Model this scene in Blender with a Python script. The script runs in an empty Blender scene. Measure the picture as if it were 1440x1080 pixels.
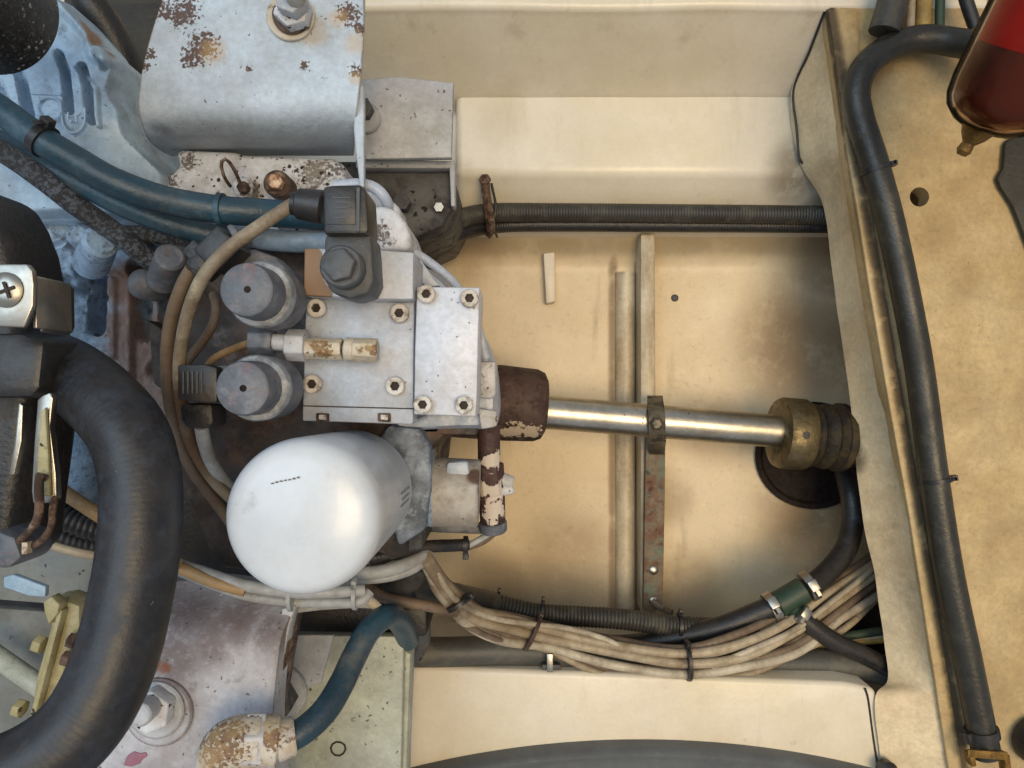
import bpy, bmesh, math, random
from mathutils import Vector, Matrix, noise as mnoise
random.seed(4)
# ------------------------------------------------------------------ camera, world, lights, exposure
SC = bpy.context.scene
COL = SC.collection
H = 0.97            # camera height over the bilge floor
F = 1040.0          # focal length in photograph pixels
cam = bpy.data.cameras.new("camera"); camo = bpy.data.objects.new("camera", cam); COL.objects.link(camo)
camo.location = (0, 0, H); camo.rotation_euler = (0, 0, 0)
cam.sensor_width = 36; cam.lens = 26; cam.clip_start = 0.01; cam.clip_end = 50
SC.camera = camo
w = bpy.data.worlds.new("World"); SC.world = w; w.use_nodes = True
w.node_tree.nodes["Background"].inputs[0].default_value = (0.82, 0.89, 1.0, 1)
w.node_tree.nodes["Background"].inputs[1].default_value = 0.42
def area(name, loc, target, size, power, color, sy=None, spread=180):
    l = bpy.data.lights.new(name, 'AREA'); l.energy = power; l.color = color; l.spread = math.radians(spread)
    l.shape = 'RECTANGLE'; l.size = size; l.size_y = sy or size
    o = bpy.data.objects.new(name, l); COL.objects.link(o); o.location = loc
    o.rotation_euler = (Vector(target) - Vector(loc)).to_track_quat('-Z', 'Y').to_euler()
    return o
area("hatch_light_cool", (-1.24, 0.63, 2.96), (-0.25, 0.0, 0.35), 1.9, 13.6, (0.63, 0.82, 1.0), spread=98)
area("hatch_light_warm", (0.70, -0.13, 2.99), (0.33, -0.06, 0.1), 1.4, 7.4, (1.0, 0.77, 0.47), spread=52)
SC.view_settings.view_transform = 'Standard'; SC.view_settings.look = 'None'
SC.view_settings.exposure = 0; SC.view_settings.gamma = 1
SC.view_settings.use_curve_mapping = False

def P(u, v, d):
    return Vector(((u - 720) * d / F, (540 - v) * d / F, H - d))

# ------------------------------------------------------------------ materials
def lin(h):
    if not isinstance(h, str): return (*h, 1)
    h = h.lstrip('#'); r = []
    for i in (0, 2, 4):
        c = int(h[i:i+2], 16) / 255
        r.append(c / 12.92 if c <= .04045 else ((c + .055) / 1.055) ** 2.4)
    return (*r, 1)
def mat(name, col, col2=None, rough=.5, metal=0, layers=(), bump=.15, bscale=250, vscale=14, coat=0, spec=.5, var=(.38, .64), grain=.30, gcol='#4a4038'):
    """layers: (kind, colour, scale, lo, hi, strength[, extra])"""
    m = bpy.data.materials.new(name); m.use_nodes = True
    nt = m.node_tree; N = nt.nodes; L = nt.links
    b = N["Principled BSDF"]
    geo = N.new('ShaderNodeNewGeometry')
    pos = geo.outputs['Position']
    def nz(scale, detail=6, rough=.6, off=0, aniso=None):
        n = N.new('ShaderNodeTexNoise'); n.inputs['Scale'].default_value = scale
        n.inputs['Detail'].default_value = detail; n.inputs['Roughness'].default_value = rough
        mp = N.new('ShaderNodeMapping'); L.new(pos, mp.inputs[0]); mp.inputs[1].default_value = (off, off * .7, off * 1.3)
        if aniso: mp.inputs[3].default_value = aniso
        L.new(mp.outputs[0], n.inputs['Vector'])
        return n.outputs['Fac']
    def ramp(f, lo, hi):
        r = N.new('ShaderNodeMapRange'); r.interpolation_type = 'SMOOTHSTEP'
        L.new(f, r.inputs[0]); r.inputs[1].default_value = lo; r.inputs[2].default_value = hi
        return r.outputs[0]
    def mth(op, a, c):
        x = N.new('ShaderNodeMath'); x.operation = op; x.use_clamp = (op != 'SUBTRACT' and op != 'MULTIPLY_ADD')
        for i, q in enumerate((a, c)):
            if isinstance(q, (int, float)): x.inputs[i].default_value = q
            else: L.new(q, x.inputs[i])
        return x.outputs[0]
    def mixc(f, a, c):
        x = N.new('ShaderNodeMix'); x.data_type = 'RGBA'
        if isinstance(f, (int, float)): x.inputs[0].default_value = f
        else: L.new(f, x.inputs[0])
        for i, q in ((6, a), (7, c)):
            if isinstance(q, tuple): x.inputs[i].default_value = q
            else: L.new(q, x.inputs[i])
        return x.outputs[2]
    off = (sum(map(ord, name)) % 97) * .37
    c = lin(col)
    if col2: c = mixc(ramp(nz(vscale, off=off), var[0], var[1]), c, lin(col2))
    if grain:
        for gs, gl, gh, gk in ((34, .36, .66, .55), (190, .38, .62, .45)):
            c = mixc(mth('MULTIPLY', ramp(nz(gs, 6, .7, off + gs), gh, gl), grain * gk), c, lin(gcol))
    height = mth('MULTIPLY', nz(bscale, 3, .6, off + 3), 1.0)
    rgh = rough
    for i, ly in enumerate(layers):
        kind, lc, sc, lo, hi, st = ly[:6]
        if kind == 'noise':
            f = ramp(nz(sc, 8, .68, off + 5 + i * 3.1, ly[6] if len(ly) > 6 else None), lo - .05, hi - .06)
        elif kind == 'spots':
            vo = N.new('ShaderNodeTexVoronoi'); vo.inputs['Scale'].default_value = sc
            mp = N.new('ShaderNodeMapping'); L.new(pos, mp.inputs[0]); mp.inputs[1].default_value = (off + i, i, off)
            # wobble the cells so that the specks are ragged
            nn = N.new('ShaderNodeTexNoise'); nn.inputs['Scale'].default_value = sc * 2.2; L.new(pos, nn.inputs['Vector'])
            ad = N.new('ShaderNodeVectorMath'); ad.operation = 'MULTIPLY_ADD'
            L.new(nn.outputs['Color'], ad.inputs[0]); ad.inputs[1].default_value = (.8/sc,)*3; L.new(mp.outputs[0], ad.inputs[2])
            L.new(ad.outputs[0], vo.inputs['Vector'])
            sz = mth('MULTIPLY', ramp(nz(sc * .28, 4, .6, off + 9 + i), .40, .60), hi * 1.35)
            f = ramp(mth('SUBTRACT', sz, vo.outputs['Distance']), 0, lo)
        elif kind == 'flake':       # ragged flakes gathered round places
            f = None
            nn = nz(sc, 7, .62, off + i)
            for (pt, rad) in ly[6]:
                ds = N.new('ShaderNodeVectorMath'); ds.operation = 'DISTANCE'; L.new(pos, ds.inputs[0]); ds.inputs[1].default_value = pt
                q = ramp(mth('MULTIPLY', ds.outputs['Value'], 1 / rad), 1.0, .1)
                f = q if f is None else mth('MAXIMUM', f, q)
            ad = N.new('ShaderNodeMath'); ad.operation = 'MULTIPLY_ADD'; L.new(nn, ad.inputs[0]); ad.inputs[1].default_value = 1.4
            L.new(mth('MULTIPLY', f, .5), ad.inputs[2])
            f = mth('MULTIPLY', ramp(ad.outputs[0], lo, hi), ramp(f, 0, .2))
        elif kind == 'point':       # stains and painted floor shade with a shape of their own: (…, [(Vector, radius), …])
            f = None
            nn = nz(sc, 9, .74, off + i)
            for (pt, rad) in ly[6]:
                ds = N.new('ShaderNodeVectorMath'); ds.operation = 'DISTANCE'; L.new(pos, ds.inputs[0]); ds.inputs[1].default_value = pt
                q = ramp(mth('MULTIPLY', ds.outputs['Value'], 1 / rad), 1.0, .15)
                f = q if f is None else mth('MAXIMUM', f, q)
            f = ramp(mth('MULTIPLY', f, mth('MULTIPLY', nn, 2.0)), lo, hi)
        elif kind == 'line':        # grime and painted shade along a straight line: extra = (point a, point b, half width)
            a, b2, rad = ly[6]
            sb = N.new('ShaderNodeVectorMath'); sb.operation = 'SUBTRACT'; L.new(pos, sb.inputs[0]); sb.inputs[1].default_value = a
            cp = N.new('ShaderNodeVectorMath'); cp.operation = 'CROSS_PRODUCT'; L.new(sb.outputs[0], cp.inputs[0]); cp.inputs[1].default_value = (b2 - a).normalized()
            ln = N.new('ShaderNodeVectorMath'); ln.operation = 'LENGTH'; L.new(cp.outputs[0], ln.inputs[0])
            q = ramp(mth('MULTIPLY', ln.outputs['Value'], 1 / rad), 1.0, .1)
            f = ramp(mth('MULTIPLY', q, mth('MULTIPLY', nz(sc, 6, .65, off + i), 2.0)), lo, hi)
        elif kind == 'edge':        # chipped paint along corners
            bv = N.new('ShaderNodeBevel'); bv.inputs[0].default_value = ly[6]; bv.samples = 4
            dt = N.new('ShaderNodeVectorMath'); dt.operation = 'DOT_PRODUCT'
            L.new(bv.outputs[0], dt.inputs[0]); L.new(geo.outputs['Normal'], dt.inputs[1])
            e = ramp(mth('SUBTRACT', 1.0, dt.outputs['Value']), .01, .12)
            f = ramp(mth('MULTIPLY', e, mth('MULTIPLY', nz(sc, 5, .6, off + i), 1.6)), lo, hi)
        f = mth('MULTIPLY', f, st)
        c = mixc(f, c, lin(lc))
        height = mth('SUBTRACT', height, mth('MULTIPLY', f, .5 if kind in ('spots', 'edge', 'flake') else .12))
        r2 = mth('ADD', mth('MULTIPLY', f, .35), rgh if not isinstance(rgh, float) else rgh)
        if kind != 'point' or metal == 0: rgh = r2
    if isinstance(c, tuple): b.inputs['Base Color'].default_value = c
    else: L.new(c, b.inputs['Base Color'])
    if isinstance(rgh, (float, int)): b.inputs['Roughness'].default_value = rgh
    else: L.new(rgh, b.inputs['Roughness'])
    b.inputs['Metallic'].default_value = metal
    b.inputs['Coat Weight'].default_value = coat
    b.inputs['Specular IOR Level'].default_value = spec
    bp = N.new('ShaderNodeBump'); bp.inputs['Strength'].default_value = bump; bp.inputs['Distance'].default_value = .0015
    L.new(height, bp.inputs['Height']); L.new(bp.outputs[0], b.inputs['Normal'])
    return m

RUST, DKRUST, GRIME = '#6b3f22', '#2b1c15', '#2a2622'
gel = [('noise', '#a3947c', 4, .56, .85, .35), ('noise', '#6b5b45', 40, .68, .85, .35), ('noise', '#8b7a60', 26, .60, .80, .30, (1, .12, 1)), ('spots', '#3a2c1c', 38, .03, .032, .8)]
M = {}
M['gel'] = mat('cream_gelcoat', '#ddd3c0', '#d4c8ae', .33, layers=gel + [
    ('point', '#6f5e42', 26, .25, 1.1, .8, [(P(1110, 240, .9), .07), (P(1140, 270, .93), .06), (P(1150, 560, .97), .10), (P(655, 240, .9), .035), (P(1190, 780, .97), .09), (P(1100, 640, .97), .10)]),
    ('line', '#6a5033', 30, .2, 1.1, .7, (P(862, 380, .97), P(862, 860, .97), .012)), ('line', '#4a3824', 30, .1, .9, .8, (P(896, 380, .97), P(896, 860, .97), .007)),
    ('point', '#8a7450', 16, .3, 1.3, .3, [(P(800, 420, .97), .09), (P(1030, 560, .97), .12), (P(830, 760, .97), .1), (P(960, 800, .97), .1), (P(700, 160, .85), .08)]),
    ], bump=.12, vscale=6, grain=.10, gcol='#7a6a52')
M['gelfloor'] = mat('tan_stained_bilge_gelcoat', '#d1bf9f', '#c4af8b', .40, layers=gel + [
    ('line', '#8a7a5e', 20, .0, 1.1, .75, (P(640, 348, .955), P(1190, 348, .955), .024)), ('noise', '#6f5c42', 120, .60, .80, .25),  # line layer: shade of the slope under the stringer, put into the colour
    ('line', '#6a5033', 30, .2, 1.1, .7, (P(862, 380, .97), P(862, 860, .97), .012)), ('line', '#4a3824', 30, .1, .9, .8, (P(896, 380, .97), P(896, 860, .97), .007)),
    ('point', '#6f5434', 18, .05, 1.25, .85, [(P(1130, 490, .97), .155), (P(1150, 720, .97), .14), (P(1170, 380, .95), .09)]),  # smooth shade over the right side of the floor, painted into the colour
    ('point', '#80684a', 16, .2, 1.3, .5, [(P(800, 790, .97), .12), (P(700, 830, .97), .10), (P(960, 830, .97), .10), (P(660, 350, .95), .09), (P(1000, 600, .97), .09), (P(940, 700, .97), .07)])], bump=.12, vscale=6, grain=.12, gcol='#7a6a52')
M['gelface'] = mat('grey_cream_bulkhead_paint', '#dfcda9', '#cdb791', .45, layers=gel + [
    ('noise', '#5a4a34', 18, .55, .8, .45, (1, 1, .35)),
    ('point', '#40321f', 30, .4, .9, .8, [(P(1200, 640, .85), .05)])], bump=.3, vscale=9)
M['ledge'] = mat('yellowed_gelcoat_ledge', '#c0a779', '#b09565', .5, layers=[
    ('noise', '#80694a', 9, .54, .86, .4), ('noise', '#5e4a30', 45, .64, .86, .35), ('noise', '#5e4a30', 160, .56, .80, .3), ('spots', '#3a2a18', 60, .03, .05, .8),
    ('line', '#2d2015', 45, .25, .9, .85, (P(1221, 330, .78), P(1352, 1060, .78), .016)),
    ('point', '#7c6240', 40, .25, 1.3, .35, [(P(1310, 330, .78), .05), (P(1360, 400, .78), .05), (P(1420, 760, .78), .07), (P(1230, 110, .78), .05), (P(1400, 980, .78), .05)])], bump=.35)
M['rib'] = mat('cream_fibreglass_rib', '#d2c5ab', '#bfae90', .4, layers=gel + [('noise', '#6e5a3c', 30, .5, .75, .6, (1, .2, 1))], bump=.2)
white_layers = [('noise', '#8f877c', 12, .50, .78, .6), ('noise', '#5d534a', 60, .60, .80, .45), ('spots', '#4a3628', 150, .10, .17, .85), ('noise', RUST, 26, .66, .76, .65)]
M['white'] = mat('chalky_white_paint', '#d5d8da', '#c4c6c6', .42, layers=white_layers + [('edge', '#5f4634', 160, .42, .75, .9, .0012)], bump=.35)
M['bracket'] = mat('white_bracket_paint', '#bfccd8', '#b5c2cd', .38, layers=[
    ('noise', '#8f8b86', 9, .52, .8, .55), ('noise', '#6f6660', 70, .64, .85, .4), ('spots', '#4a3628', 150, .10, .13, .85),
    ('edge', '#6b5335', 120, .40, .7, .95, .0025),
    ('flake', '#4a2c18', 420, 1.06, 1.13, .92, [(P(285, 65, .55), .026), (P(270, 80, .55), .02), (P(258, 18, .55), .026), (P(232, 15, .55), .016), (P(210, 75, .55), .011), (P(205, 95, .55), .008), (P(428, 92, .55), .008), (P(505, 40, .55), .012), (P(500, 100, .55), .011), (P(490, 20, .55), .02), (P(350, 96, .55), .006)]),
    ('point', '#b99a68', 120, .55, 1.25, .65, [(P(300, 72, .55), .026), (P(440, 45, .55), .028), (P(500, 60, .55), .022), (P(500, 110, .55), .014), (P(475, 25, .55), .02)]),
    ('point', '#55504c', 40, .35, .9, .75, [(P(230, 165, .57), .024), (P(215, 150, .57), .016), (P(260, 172, .58), .02)])], bump=.3, vscale=20)
M['lbracket'] = mat('stained_white_bracket_paint', '#c2c4cc', '#b5b2b6', .45, layers=[
    ('noise', '#7b6f6a', 10, .46, .75, .6), ('noise', '#4b3a33', 80, .60, .8, .5), ('spots', '#47352a', 150, .10, .17, .8),
    ('edge', '#4a2f20', 130, .28, .55, 1.0, .003),
    ('point', '#5c4a45', 150, .1, 1.15, .85, [(P(260, 860, .56), .055), (P(330, 870, .56), .045), (P(215, 860, .57), .05), (P(245, 920, .55), .045), (P(380, 890, .56), .03), (P(300, 900, .56), .04)]),
    ('point', '#7d4a28', 90, .5, 1.0, .8, [(P(232, 940, .55), .010), (P(220, 935, .55), .010), (P(242, 960, .55), .006)])], bump=.35)
M['gplate'] = mat('pale_green_grey_plate_paint', '#b9bfae', '#a9ada2', .5, layers=[('noise', '#77786a', 14, .5, .75, .6), ('noise', '#4e463b', 90, .62, .8, .5), ('spots', '#4a4032', 150, .10, .17, .85), ('edge', '#6b5a3a', 150, .4, .7, .8, .002),
    ('point', '#141310', 200, .95, 1.05, 1, [(P(497, 1012, .66), .011)])], bump=.35)
M['fplate'] = mat('grey_white_foot_plate_paint', '#c0c3c8', '#b0b2b6', .5, layers=[('noise', '#85827e', 14, .5, .75, .5), ('spots', '#4f463c', 150, .10, .17, .85), ('edge', '#5b5248', 150, .4, .7, .8, .002),
    ('point', '#8b8878', 60, .5, 1, .6, [(P(620, 190, .7), .03)])], bump=.35)
M['bluewhite'] = mat('blue_white_engine_paint', '#b2cade', '#9dbbd2', .38, layers=[('noise', '#68717a', 14, .5, .78, .6), ('noise', '#3e3f42', 70, .60, .80, .5), ('spots', '#3f4145', 190, .10, .15, .8),
    ('point', '#8a6237', 60, .5, 1.0, .85, [(P(132, 52, .58), .022), (P(148, 68, .58), .020), (P(115, 42, .58), .014)])], bump=.3, bscale=180)
M['casting'] = mat('blue_white_to_rusty_casting_paint', '#a6c0d8', '#8aa5be', .42, layers=[('noise', '#59606a', 14, .48, .76, .65), ('noise', '#2f2c2b', 60, .60, .80, .55), ('spots', '#3c3531', 190, .10, .16, .8),
    ('noise', '#2f2a28', 110, .56, .72, .6), ('point', '#775c4b', 60, .15, .75, .85, [(P(182, 400, .625), .040), (P(187, 470, .625), .048), (P(190, 540, .625), .060), (P(225, 480, .625), .055), (P(230, 400, .625), .045), (P(235, 560, .625), .05)]),
    ('point', '#2c2524', 60, .35, .7, .9, [(P(142, 470, .63), .010), (P(143, 445, .63), .010), (P(144, 420, .63), .010), (P(190, 375, .63), .018), (P(165, 365, .62), .014)]),
    ('point', '#6d4424', 70, .5, 1, .9, [(P(198, 420, .63), .016), (P(198, 460, .63), .016), (P(205, 495, .63), .014)]),
    ('point', '#3c3a40', 60, .4, .9, .9, [(P(125, 375, .61), .020), (P(150, 395, .61), .022), (P(90, 280, .61), .018), (P(45, 275, .61), .022), (P(100, 340, .61), .016)])], bump=.5)
M['gearbrown'] = mat('oily_brown_gearbox_paint', '#4b413d', '#2f2927', .5, layers=[('noise', '#6b4a33', 22, .50, .72, .6), ('noise', '#8d8781', 30, .60, .78, .6), ('noise', '#100e0d', 16, .5, .7, .7)], bump=.6)
M['dark'] = mat('oily_black_metal', '#1a1b1d', '#0c0d0e', .45, layers=[('noise', '#3a342d', 30, .55, .75, .5)], bump=.5)
M['block'] = mat('white_valve_block_paint', '#b9c3d3', '#adb7c6', .36, layers=[('noise', '#9c948a', 16, .52, .8, .5), ('noise', '#6d6258', 90, .66, .85, .4), ('spots', '#5a483b', 200, .10, .13, .85), ('edge', '#7a634d', 200, .45, .75, .8, .0010)], bump=.3)
M['blocktan'] = mat('white_and_bare_tan_block_paint', '#bfc6d2', '#b4bbc6', .4, layers=[('noise', '#9c948a', 20, .5, .8, .5), ('point', '#8a6c50', 60, .2, .45, .95, [(P(438, 362, .48), .011), (P(438, 385, .48), .013), (P(442, 405, .48), .013), (P(455, 412, .48), .009)]), ('edge', '#6b5340', 200, .45, .75, .8, .0010)], bump=.3)
M['plate2'] = mat('white_end_plate_paint', '#ccd1dc', '#c2c8d2', .36, layers=[('noise', '#a79f92', 22, .56, .8, .5), ('spots', '#4a392e', 200, .10, .15, .9), ('edge', '#7a634d', 200, .42, .7, .85, .0011)], bump=.3)
M['screw'] = mat('white_painted_socket_screw', '#cfcbc4', '#b5a898', .45, layers=[('noise', '#6b5644', 120, .52, .7, .8)], bump=.4)
M['socket'] = mat('rusty_screw_socket', '#3b2f28', '#231b17', .8)
M['filter'] = mat('glossy_white_filter_enamel', '#c9cfd5', '#c0c6cd', .30, coat=.12, layers=[('noise', '#a8a49a', 10, .54, .80, .40), ('noise', '#8b8478', 55, .62, .80, .35), ('spots', '#5a554d', 70, .03, .035, .8)], bump=.02, bscale=60, grain=.06)
M['print'] = mat('pale_blue_grey_print', '#79859a', rough=.5)
M['printdk'] = mat('dark_print', '#5d6062', rough=.5)
M['greyplastic'] = mat('scuffed_grey_solenoid_paint', '#5f6670', '#525963', .5, layers=[('noise', '#8a7a7c', 110, .56, .72, .45),('noise', '#989ea5', 50, .54, .78, .5), ('noise', '#33363b', 28, .56, .74, .6), ('noise', '#7c5a55', 60, .62, .75, .55)], bump=.35)
M['greyplastic2'] = mat('pale_scuffed_solenoid_ring', '#9aa0a6', '#868c93', .55, layers=[('noise', '#4a4a4e', 40, .50, .70, .8), ('noise', '#c3c4c6', 90, .56, .72, .6)], bump=.5)
M['knob'] = mat('grey_connector_plastic', '#464b50', '#3b4045', .5, layers=[('noise', '#80858a', 60, .55, .8, .5), ('noise', '#33312f', 30, .55, .75, .5)], bump=.3)
M['blackplastic'] = mat('dusty_black_plastic', '#1b1e22', '#15181b', .42, layers=[('noise', '#474b50', 50, .60, .8, .4), ('noise', '#4a3b2d', 30, .6, .8, .4)], bump=.2)
M['rubber'] = mat('black_rubber_hose', '#141619', '#101214', .42, layers=[('noise', '#34383d', 60, .54, .8, .45), ('noise', '#4a4038', 18, .60, .85, .22)], bump=.3, bscale=400)
M['bighose'] = mat('black_coolant_hose_rubber', '#15191f', '#11141a', .44, layers=[('noise', '#37404d', 90, .5, .8, .5), ('noise', '#3d352f', 14, .56, .8, .18), ('spots', '#6c7077', 130, .06, .07, .5)], bump=.10, bscale=500)
M['dustyhose'] = mat('dusty_olive_black_hose', '#262720', '#1c1d18', .38, layers=[('noise', '#504d40', 50, .56, .8, .4), ('noise', '#14130f', 20, .5, .75, .5)], bump=.3)
M['corr'] = mat('grey_black_corrugated_conduit', '#33332f', '#252521', .5, layers=[('noise', '#5f5b4d', 40, .52, .78, .6)], bump=.25)
M['greypipe'] = mat('grey_pvc_hose', '#4d4f4c', '#3f403d', .5, layers=[('noise', '#75705f', 25, .5, .75, .5), ('noise', '#22201c', 14, .55, .75, .5)], bump=.3)
M['blue'] = mat('blue_rubber_hose', '#1a4558', '#153747', .42, layers=[('noise', '#5d7a8c', 40, .56, .85, .4), ('noise', '#77705f', 12, .60, .78, .55), ('noise', '#0f1f2c', 14, .55, .75, .5)], bump=.35)
M['bluepale'] = mat('faded_blue_hose', '#93a5b3', '#7e92a3', .45, layers=[('noise', '#39495a', 30, .5, .75, .6)], bump=.3)
M['braid'] = mat('black_braided_sleeve', '#1d2128', '#12151a', .55, layers=[('noise', '#6b7480', 330, .52, .62, .6), ('noise', '#31302f', 20, .5, .7, .5)], bump=1.0, bscale=700)
M['beige'] = mat('dirty_beige_cable', '#b3a48a', '#9c8a6f', .5, layers=[('point', '#57463a', 60, .15, 1.2, .7, [(P(640, 850, .68), .06), (P(610, 800, .63), .05)]),('noise', '#6b5539', 26, .48, .74, .65), ('noise', '#3e3021', 70, .60, .8, .5)], bump=.3)
M['beige2'] = mat('pale_grey_beige_cable', '#c4b9a3', '#ab9e87', .5, layers=[('point', '#57463a', 60, .15, 1.2, .7, [(P(640, 850, .68), .05)]), ('noise', '#5e4c36', 26, .48, .74, .6), ('noise', '#352a1e', 70, .60, .8, .5)], bump=.3)
M['olivec'] = mat('dusty_olive_grey_cable', '#958a76', '#7c705d', .5, layers=[('noise', '#5b4a38', 30, .46, .74, .7), ('noise', '#b5aa96', 60, .56, .74, .5), ('point', '#5d4028', 50, .1, .9, .85, [(P(255, 570, .5), .03), (P(275, 630, .52), .04)])], bump=.3)
M['brownc'] = mat('brown_dirty_cable', '#7c6b58', '#5f4f3f', .55, layers=[('noise', '#4b382a', 24, .46, .72, .7), ('noise', '#2a1f17', 80, .60, .8, .5)], bump=.3)
M['greyc'] = mat('grey_white_cable', '#aeb2b4', '#9b9c9a', .5, layers=[('noise', '#6d6458', 26, .48, .74, .65), ('noise', '#35302b', 70, .62, .8, .5)], bump=.3)
M['tan'] = mat('tan_cable', '#b08f62', '#9a7b50', .5, layers=[('noise', '#5e4428', 26, .48, .74, .6)], bump=.3)
M['yellow'] = mat('yellow_cable', '#b79a4c', '#9a8040', .5, layers=[('noise', '#5e4428', 26, .5, .74, .6)])
M['green'] = mat('dark_green_cable', '#21432f', '#1a3526', .5, layers=[('noise', '#4b4a34', 26, .5, .74, .6)])
M['brownpaint'] = mat('flaking_brown_primer', '#4a322a', '#3b2822', .6, layers=[('noise', '#241712', 60, .5, .7, .6), ('noise', '#7a5f50', 110, .6, .75, .5), ('flake', '#b8a893', 190, .98, 1.04, .9, [(P(712, 606, .82), .016), (P(726, 602, .82), .024), (P(748, 608, .82), .022), (P(702, 596, .82), .014)]), ('flake', '#1f120e', 150, 1.0, 1.06, .9, [(P(720, 618, .84), .03), (P(750, 618, .84), .03)])], bump=.5)
M['brownflake'] = mat('brown_pipe_with_white_flakes', '#4a302e', '#392523', .6, layers=[('noise', '#241712', 80, .5, .7, .6), ('flake', '#cbbfb2', 150, .92, .97, .95, [(P(690, 648, .637), .014), (P(702, 642, .637), .010), (P(678, 692, .637), .014), (P(700, 697, .637), .018), (P(712, 684, .637), .014), (P(700, 718, .637), .020), (P(688, 730, .637), .016), (P(715, 705, .637), .014)])], bump=.6)
M['steel'] = mat('polished_shaft_steel', '#cfc9bc', '#bdb5a3', .33, metal=1, layers=[('noise', '#6b5a3f', 12, .52, .78, .5, (1, 6, 6)), ('spots', '#4b3a28', 80, .05, .10, .7), ('noise', '#8d7a5a', 60, .58, .8, .4, (.4, 5, 5))], bump=.06)
M['brass'] = mat('tarnished_brass_collar', '#8f8262', '#6b5d3f', .42, metal=.8, layers=[('noise', '#2f2413', 30, .48, .7, .7)], bump=.35)
M['stain'] = mat('stainless_steel', '#b9b6ac', '#a8a297', .36, metal=1, layers=[('noise', '#7a6a54', 40, .58, .8, .5)], bump=.05)
M['bronze'] = mat('verdigris_copper_strap', '#7a6c5a', '#675644', .55, metal=.25, layers=[('noise', '#718579', 60, .50, .70, .6), ('noise', '#744c3a', 30, .50, .68, .75), ('noise', '#33271c', 80, .58, .75, .6)], bump=.5)
M['greystrap'] = mat('grey_tarnished_strap_end', '#77705f', '#5d574b', .5, metal=.4, layers=[('noise', '#2f2a22', 60, .5, .68, .8)], bump=.4)
M['boot'] = mat('oily_rubber_shaft_boot', '#1d170e', '#120e07', .6, spec=.25, layers=[('noise', '#4d4023', 40, .5, .75, .6)], bump=.5)
M['pit'] = mat('dark_red_brown_sump_rubber', '#120807', '#0b0505', .7, spec=.15)
M['flake'] = mat('white_paint_over_brass', '#d2ccc1', '#c5bba8', .48, layers=[('flake', '#6b4626', 330, 1.07, 1.12, .85, [(P(315, 1045, .50), .04), (P(385, 1040, .50), .02), (P(450, 490, .475), .016), (P(525, 492, .475), .010)]),('noise', '#b39a6c', 60, .5, .66, .5), ('spots', '#4a3324', 190, .10, .16, .95), ('noise', '#6b4a2a', 90, .62, .72, .8)], bump=.6)
M['sleeve'] = mat('dirty_white_sleeve_paint', '#bdbab4', '#a39c92', .5, layers=[('noise', '#7c7266', 30, .48, .7, .6), ('spots', '#2e1a14', 150, .06, .14, .9), ('point', '#4f3526', 60, .3, .8, .9, [(P(668, 672, .60), .014), (P(672, 690, .60), .012)])], bump=.5)
M['lug'] = mat('flaking_white_lug_paint', '#d6d8dc', '#cbccd0', .48, layers=[('flake', '#4a3a2e', 300, 1.06, 1.12, .85, [(P(535, 325, .54), .018), (P(545, 340, .54), .014), (P(395, 262, .6), .03), (P(440, 240, .61), .03), (P(225, 255, .61), .03), (P(470, 235, .61), .02), (P(350, 265, .61), .02), (P(260, 225, .61), .02)]),('noise', '#8d8577', 30, .5, .7, .6), ('spots', '#2e1a14', 170, .08, .24, .98), ('noise', '#5d4234', 50, .63, .70, .9)], bump=.6)
M['rustbolt'] = mat('rusty_bolt', '#6b5140', '#4a382d', .65, layers=[('noise', '#2b1d16', 90, .5, .66, .8), ('noise', '#a88f7a', 60, .58, .7, .6)], bump=.8)
M['copperhead'] = mat('bare_copper_coloured_bolt_head', '#c0926c', '#a6764f', .5, metal=.3, layers=[('noise', '#e0cbb0', 110, .56, .68, .7), ('noise', '#4b3020', 90, .6, .7, .7)], bump=.6)
M['creampaint'] = mat('cream_yellow_bracket_paint', '#b5ab80', '#a39769', .42, layers=[('noise', '#6e6540', 22, .5, .75, .5), ('spots', '#23190c', 110, .1, .24, .95), ('edge', '#3f3518', 140, .4, .7, .7, .0015)], bump=.35)
M['panel'] = mat('dull_grey_panel', '#83857f', '#737570', .6, layers=[('noise', '#55503f', 16, .5, .75, .6), ('spots', '#2a2620', 90, .06, .14, .8)], bump=.25)
M['speck'] = mat('speckled_black_canister', '#101214', '#0b0c0e', .42, layers=[('spots', '#9a9c9c', 230, .06, .22, .9), ('noise', '#6a6c6a', 420, .60, .70, .7), ('noise', '#2b2a26', 40, .55, .75, .6)], bump=.4)
M['greytrim'] = mat('grey_rubber_trim', '#5f6364', '#55585a', .4, layers=[('noise', '#7c7c76', 30, .55, .8, .4)], bump=.1)
M['magenta'] = mat('magenta_paint_dab', '#7d3350', '#9a6a7a', rough=.6)
M['brasscu'] = mat('yellow_brass_clip', '#8f6c2c', '#6f5220', .5, metal=.5, layers=[('noise', '#33240f', 60, .5, .7, .6)])
M['darkbearer'] = mat('dark_grey_bearer_paint', '#4a4d50', '#3c3e40', .55, layers=[('noise', '#1e1c1a', 26, .5, .7, .7), ('noise', '#6b6358', 50, .58, .75, .5), ('spots', '#15120f', 100, .08, .24, .9)], bump=.4)
M['bluegrey'] = mat('mottled_blue_grey_casting', '#8391a3', '#6d7a8c', .5, layers=[('noise', '#3f444c', 40, .48, .70, .7), ('noise', '#a9b4c0', 70, .54, .70, .6)], bump=.6)
M['pad'] = mat('black_green_oily_pad', '#25261e', '#1a1b15', .6, layers=[('noise', '#3d3a2c', 40, .5, .75, .6)], bump=.6)
M['wood'] = mat('oily_dark_plank', '#26231d', '#191713', .6, layers=[('noise', '#55503f', 10, .5, .7, .5, (.3, 4, 1)), ('spots', '#0e0c0a', 60, .08, .2, .9)], bump=.3)

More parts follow.
